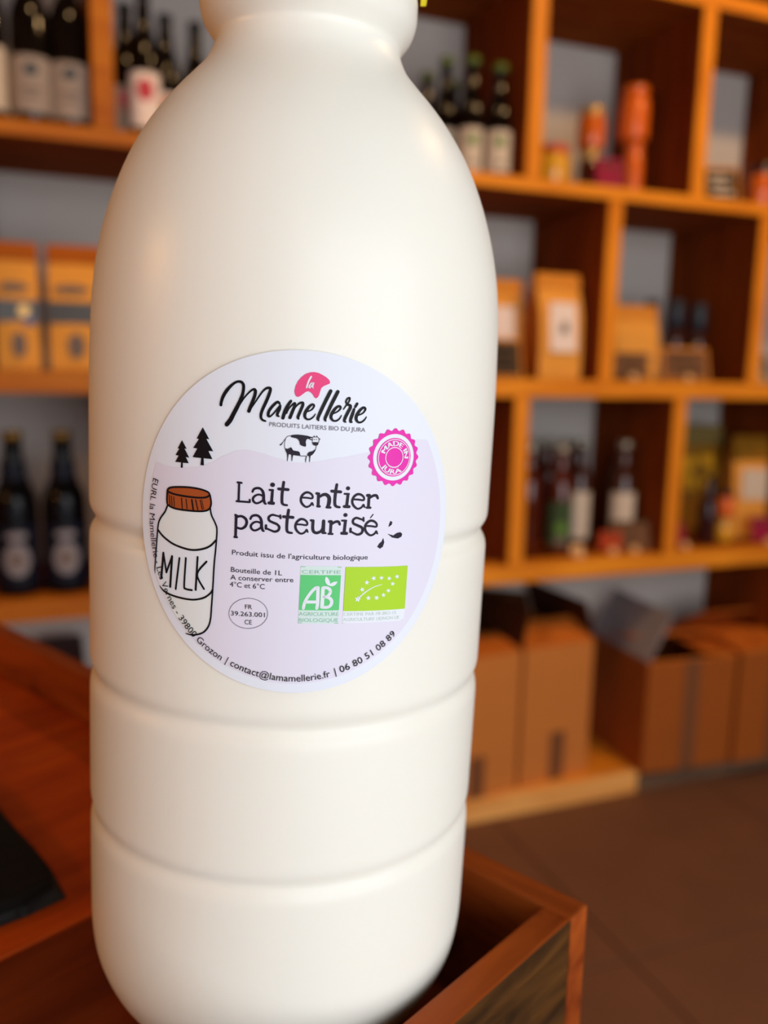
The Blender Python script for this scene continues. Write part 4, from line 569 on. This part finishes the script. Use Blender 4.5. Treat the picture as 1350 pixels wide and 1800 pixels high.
def body_r(z):
    P = BODY
    for i in range(len(P)-1):
        if z <= P[i+1][0]:
            # cubic through neighbours (finite difference tangents)
            def tan(j):
                a, b = P[max(j-1, 0)], P[min(j+1, len(P)-1)]
                return (b[1]-a[1])/(b[0]-a[0])
            h = P[i+1][0]-P[i][0]; u = (z-P[i][0])/h
            m0, m1 = tan(i)*h, tan(i+1)*h
            s = (P[i+1][1]-P[i][1])
            if s*m0 < 0: m0 = 0
            if s*m1 < 0: m1 = 0
            m0 = max(-3*abs(s), min(3*abs(s), m0)); m1 = max(-3*abs(s), min(3*abs(s), m1))
            r = (2*u**3-3*u*u+1)*P[i][1]+(u**3-2*u*u+u)*m0+(-2*u**3+3*u*u)*P[i+1][1]+(u**3-u*u)*m1
            for gz, gd, gw in GROOVES:
                t = abs(z-gz)/gw
                if t < 2.2: r -= gd*(math.exp(-(t*1.15)**2)-math.exp(-(2.2*1.15)**2))
            return r
    return P[-1][1]
zs = []; z = 0.0
while z < .2461:
    zs.append(z)
    near = min(abs(z-g[0]) for g in GROOVES) < .0055 or z < .03 or z > .195
    z += .0005 if near else .0018
MB().lathe([(z, body_r(z)) for z in zs], 160).build('body', M['milk'], mb_, smooth=True)
cap = MB().lathe([(.2297, .0192), (.2297, .0222), (.2300, .0226), (.2450, .0224), (.2475, .0215), (.2480, .019)], 64).build('cap', M['cap'], mb_, smooth=True)
for k in range(48):
    a = 2*math.pi*k/48
    MB().box(-.0004, .0004, -.0005, .0005, .2320, .2445, Matrix.Rotation(a, 4, 'Z') @ Matrix.Translation((.0227, 0, 0))).build('grip_rib', M['cap'], cap)
# tear tab hanging at the right below the cap
ta = R(-4)
tb_ = MB(); rings = []
for i in range(13):
    u = i/12; z = .2310-.0092*u; wd = .0016*(1 if u < .6 else math.sqrt(max(.01, 1-((u-.6)/.4)**2)))
    rr = .0232+.0003*math.sin(u*3)
    rings.append([Matrix.Rotation(ta, 4, 'Z') @ Vector(p) for p in ((rr-.0005, -wd, z), (rr+.0006, -wd, z), (rr+.0006, wd, z), (rr-.0005, wd, z))])
tb_.loft(rings).build('tear_tab', M['cap'], cap)

# ------------------------------------------------------------------ printed label
CZ, U0, RL = .12043, 5.649, .0438        # label centre on the bottle (z in m, arc offset in mm), radius
def on(u, v, lay):
    a = (u+U0)*.001/RL; r = RL+.00012+.00005*lay
    return (r*math.sin(a), -r*math.cos(a), CZ+v*.001)
def fill_poly(mb, poly, lay, step=.8):
    us = sorted({round(p[0], 3) for p in poly}); lo, hi = us[0], us[-1]
    k = lo
    while k < hi: us.append(k); k += step
    us = sorted(us); us = [u for i, u in enumerate(us) if i == 0 or u-us[i-1] > .004]
    n = len(poly)
    for a, b in zip(us, us[1:]):
        m = (a+b)/2; seg = []
        for i in range(n):
            p, q = poly[i], poly[(i+1) % n]
            if (p[0] <= m) != (q[0] <= m):
                f = lambda u: p[1]+(q[1]-p[1])*(u-p[0])/(q[0]-p[0])
                seg.append((f(m), f(a), f(b)))
        seg.sort()
        for i in range(0, len(seg)-1, 2):
            s, t = seg[i], seg[i+1]
            mb.add([on(a, s[1], lay), on(b, s[2], lay), on(b, t[2], lay), on(a, t[1], lay)], [(0, 1, 2, 3)])
def stroke(mb, pts, lay, sub=6):
    P = [Vector((p[0], p[1])) for p in pts]; W = [p[2] for p in pts]; n = len(P); S = []
    for i in range(n-1):
        p0, p1, p2, p3 = P[max(i-1, 0)], P[i], P[i+1], P[min(i+2, n-1)]
        k = sub if n > 2 else 1
        for j in range(k):
            t = j/k
            q = 0.5*((2*p1)+(p2-p0)*t+(2*p0-5*p1+4*p2-p3)*t*t+(3*p1-p0-3*p2+p3)*t**3)
            S.append((q, W[i]+(W[i+1]-W[i])*t))
    S.append((P[-1], W[-1]))
    L = []
    for i, (q, w) in enumerate(S):
        d = (S[min(i+1, len(S)-1)][0]-S[max(i-1, 0)][0])
        d = d.normalized() if d.length > 1e-6 else Vector((1, 0))
        nrm = Vector((-d.y, d.x))*w/2
        L.append((q+nrm, q-nrm))
    for (a, b), (c, e) in zip(L, L[1:]):
        mb.add([on(*b, lay), on(*e, lay), on(*c, lay), on(*a, lay)], [(0, 1, 2, 3)])
    for q, w in [S[0], S[-1]]+S[1:-1:2]:
        mb.add([on(q.x+w/2*math.cos(k*math.pi/5), q.y+w/2*math.sin(k*math.pi/5), lay) for k in range(10)], [tuple(range(10))])
def glyphs(s, bold=0.0):
    cu = bpy.data.curves.new('txt', 'FONT'); cu.body = s; cu.size = 1.0; cu.offset = bold; cu.resolution_u = 3
    o = bpy.data.objects.new('txt', cu); C.objects.link(o)
    dg = bpy.context.evaluated_depsgraph_get(); me = bpy.data.meshes.new_from_object(o.evaluated_get(dg))
    vs = [tuple(v.co) for v in me.vertices]; fs = [tuple(p.vertices) for p in me.polygons]
    bpy.data.objects.remove(o); bpy.data.curves.remove(cu); bpy.data.meshes.remove(me)
    return vs, fs
CAPH = None
def cap_height():
    global CAPH
    if CAPH is None: CAPH = max(v[1] for v in glyphs('H')[0])
    return CAPH
def text_line(mb, item, lay, bold=-.008):
    s, a, b, cap_ = item; vs, fs = glyphs(s, bold); x0 = min(v[0] for v in vs); x1 = max(v[0] for v in vs)
    A, B = Vector(a), Vector(b); d = (B-A); L = d.length; d.normalize(); n = Vector((-d.y, d.x)); ky = cap_/cap_height()
    mb.add([on(*(A+d*((v[0]-x0)/(x1-x0)*L)+n*(v[1]*ky)), lay) for v in vs], fs)
def text_arc(mb, s, a0, a1, rad, cap_, lay, inward=True, bold=-.008, c=(0, 0)):
    vs, fs = glyphs(s, bold); x0 = min(v[0] for v in vs); x1 = max(v[0] for v in vs); ky = cap_/cap_height(); out = []
    for v in vs:
        a = R(a0+(a1-a0)*(v[0]-x0)/(x1-x0)); r = rad-v[1]*ky if inward else rad+v[1]*ky
        out.append(on(c[0]+r*math.cos(a), c[1]+r*math.sin(a), lay))
    mb.add(out, fs)
def ring_poly(mb, c, r0, r1, lay, n=96, f0=None, f1=None):
    vs = []
    for k in range(n):
        a = 2*math.pi*k/n; p = r0(a) if callable(r0) else r0; q = r1(a) if callable(r1) else r1
        vs += [on(c[0]+p*math.cos(a), c[1]+p*math.sin(a), lay), on(c[0]+q*math.cos(a), c[1]+q*math.sin(a), lay)]
    mb.add(vs, [(2*k, 2*((k+1) % n), 2*((k+1) % n)+1, 2*k+1) for k in range(n)])
RR = LB['rim']
mb = MB(); n = 90; vs = []
for i in range(n+1):
    u = -RR*math.cos(math.pi*i/n); v = math.sqrt(max(0, RR*RR-u*u)); vs += [on(u, -v, 0), on(u, v, 0)]
mb.add(vs, [(2*i, 2*i+2, 2*i+3, 2*i+1) for i in range(n)])
label = mb.build('label', M['white_label'], mb_, smooth=True)
tag(label, 'round white and lavender printed sticker')
def prints(name, mat, polys=(), strokes=(), lay=2, texts=(), bold=0.0):
    m = MB()
    for p in polys: fill_poly(m, p, lay)
    for s in strokes: stroke(m, s, lay)
    for t in texts: text_line(m, t, lay, bold)
    return m.build(name, M[mat], label)
# lavender hills
RI = RR-1.75; hill = LB['hill']
def hv(u):
    if u <= hill[0][0]: return hill[0][1]
    for p, q in zip(hill, hill[1:]):
        if u <= q[0]:
            t = (u-p[0])/(q[0]-p[0]); t2 = t*t*(3-2*t)*.35+t*.65
            return p[1]+(q[1]-p[1])*t2
    return hill[-1][1]
mb = MB(); vs = []; n = 140
for i in range(n+1):
    u = -RI*math.cos(math.pi*i/n); v = math.sqrt(max(0, RI*RI-u*u)); vs += [on(u, -v, 1), on(u, max(-v, min(v, hv(u))), 1)]
mb.add(vs, [(2*i, 2*i+2, 2*i+3, 2*i+1) for i in range(n)])
mb.build('lavender_hills', M['lavender'], label, smooth=True)
prints('brand_lettering', 'black', strokes=LB['brand'], lay=3)
prints('pink_cow_patch', 'p_pink', polys=LB['blob'], lay=2)
prints('small_white_lettering', 'p_white', strokes=LB['blob_la'], lay=3)
prints('slogan_lettering', 'ink_grey', texts=LB['text_grey'], lay=3)
prints('cow_drawing', 'ink_dark', polys=LB['cow_fill'], strokes=LB['cow_line'], lay=3)
prints('cow_eyes', 'ink_grey', strokes=LB['cow_eye'], lay=3)
prints('fir_tree_drawing', 'black', polys=LB['tree_small'], lay=3)
prints('fir_tree_drawing', 'black', polys=LB['tree_big'], lay=3)
prints('milk_jar_fill', 'p_cream', polys=LB['milk_fill'], lay=2)
prints('milk_jar_band', 'p_white', polys=LB['milk_band'], lay=2)
prints('milk_jar_lid', 'p_brown', polys=LB['milk_cap'], lay=3)
prints('milk_jar_outline', 'black', strokes=LB['milk_line'], lay=4)
prints('product_lettering', 'ink_dark', strokes=LB['product'], lay=3)
prints('splash_drops', 'ink_dark', polys=LB['splash'], lay=3)
prints('small_print', 'ink_dark', texts=LB['text_dark'], lay=3)
prints('health_mark_lettering', 'black', texts=LB['text_black'], lay=3)
prints('health_mark_oval', 'ink_grey', strokes=LB['oval'], lay=3)
prints('organic_mark_ground', 'p_paleg', polys=LB['ab_pale'], lay=2)
prints('organic_mark_square', 'p_green', polys=LB['ab_green'], lay=3)
prints('organic_mark_rules', 'p_midg', strokes=LB['ab_rule'], lay=3, texts=LB['ab_text'], bold=0)
prints('organic_mark_letters', 'p_white', strokes=LB['ab_white'], polys=LB['ab_leaf'], lay=4)
prints('leaf_mark_ground', 'p_white', polys=LB['eu_pale'], lay=2)
prints('leaf_mark_field', 'p_lime', polys=LB['eu_green'], lay=3)
prints('leaf_mark_stars', 'p_white', polys=LB['eu_star'], strokes=LB['eu_curve'], lay=4)
prints('leaf_mark_lettering', 'p_faintg', texts=LB['eu_text'], strokes=LB['eu_rule'], lay=3, bold=0)
sc_, sr = LB['seal']
m = MB(); ring_poly(m, sc_, sr*.80, lambda a: sr*(.955+.045*math.cos(20*a)), 3, 160); ring_poly(m, sc_, .01, sr*.665, 3, 72)
m.build('round_seal', M['p_magenta'], label)
m = MB(); ring_poly(m, sc_, sr*.655, sr*.80, 2, 72); ring_poly(m, sc_, sr*.60, sr*.625, 4, 72); ring_poly(m, sc_, sr*.325, sr*.355, 4, 60)
for q in (-1.6, 0, 1.6): text_arc(m, 'MADE IN', 160+q, -3+q, sr*.395, sr*.165, 4, inward=False, bold=0, c=sc_)
for q in (-1.2, 0, 1.2): text_arc(m, 'JURA', 212+q, 302+q, sr*.575, sr*.16, 4, inward=True, bold=0, c=sc_)
text_arc(m, 'FRANCE', 232, 300, sr*.375, sr*.05, 4.5, inward=True, bold=0, c=sc_)
m.build('seal_lettering', M['p_white'], label)
m = MB()
for s, a0, a1, rad, cp in LB['arc']: text_arc(m, s, a0, a1, rad, cp, 5, bold=0)
m.build('address_lettering', M['black'], label)
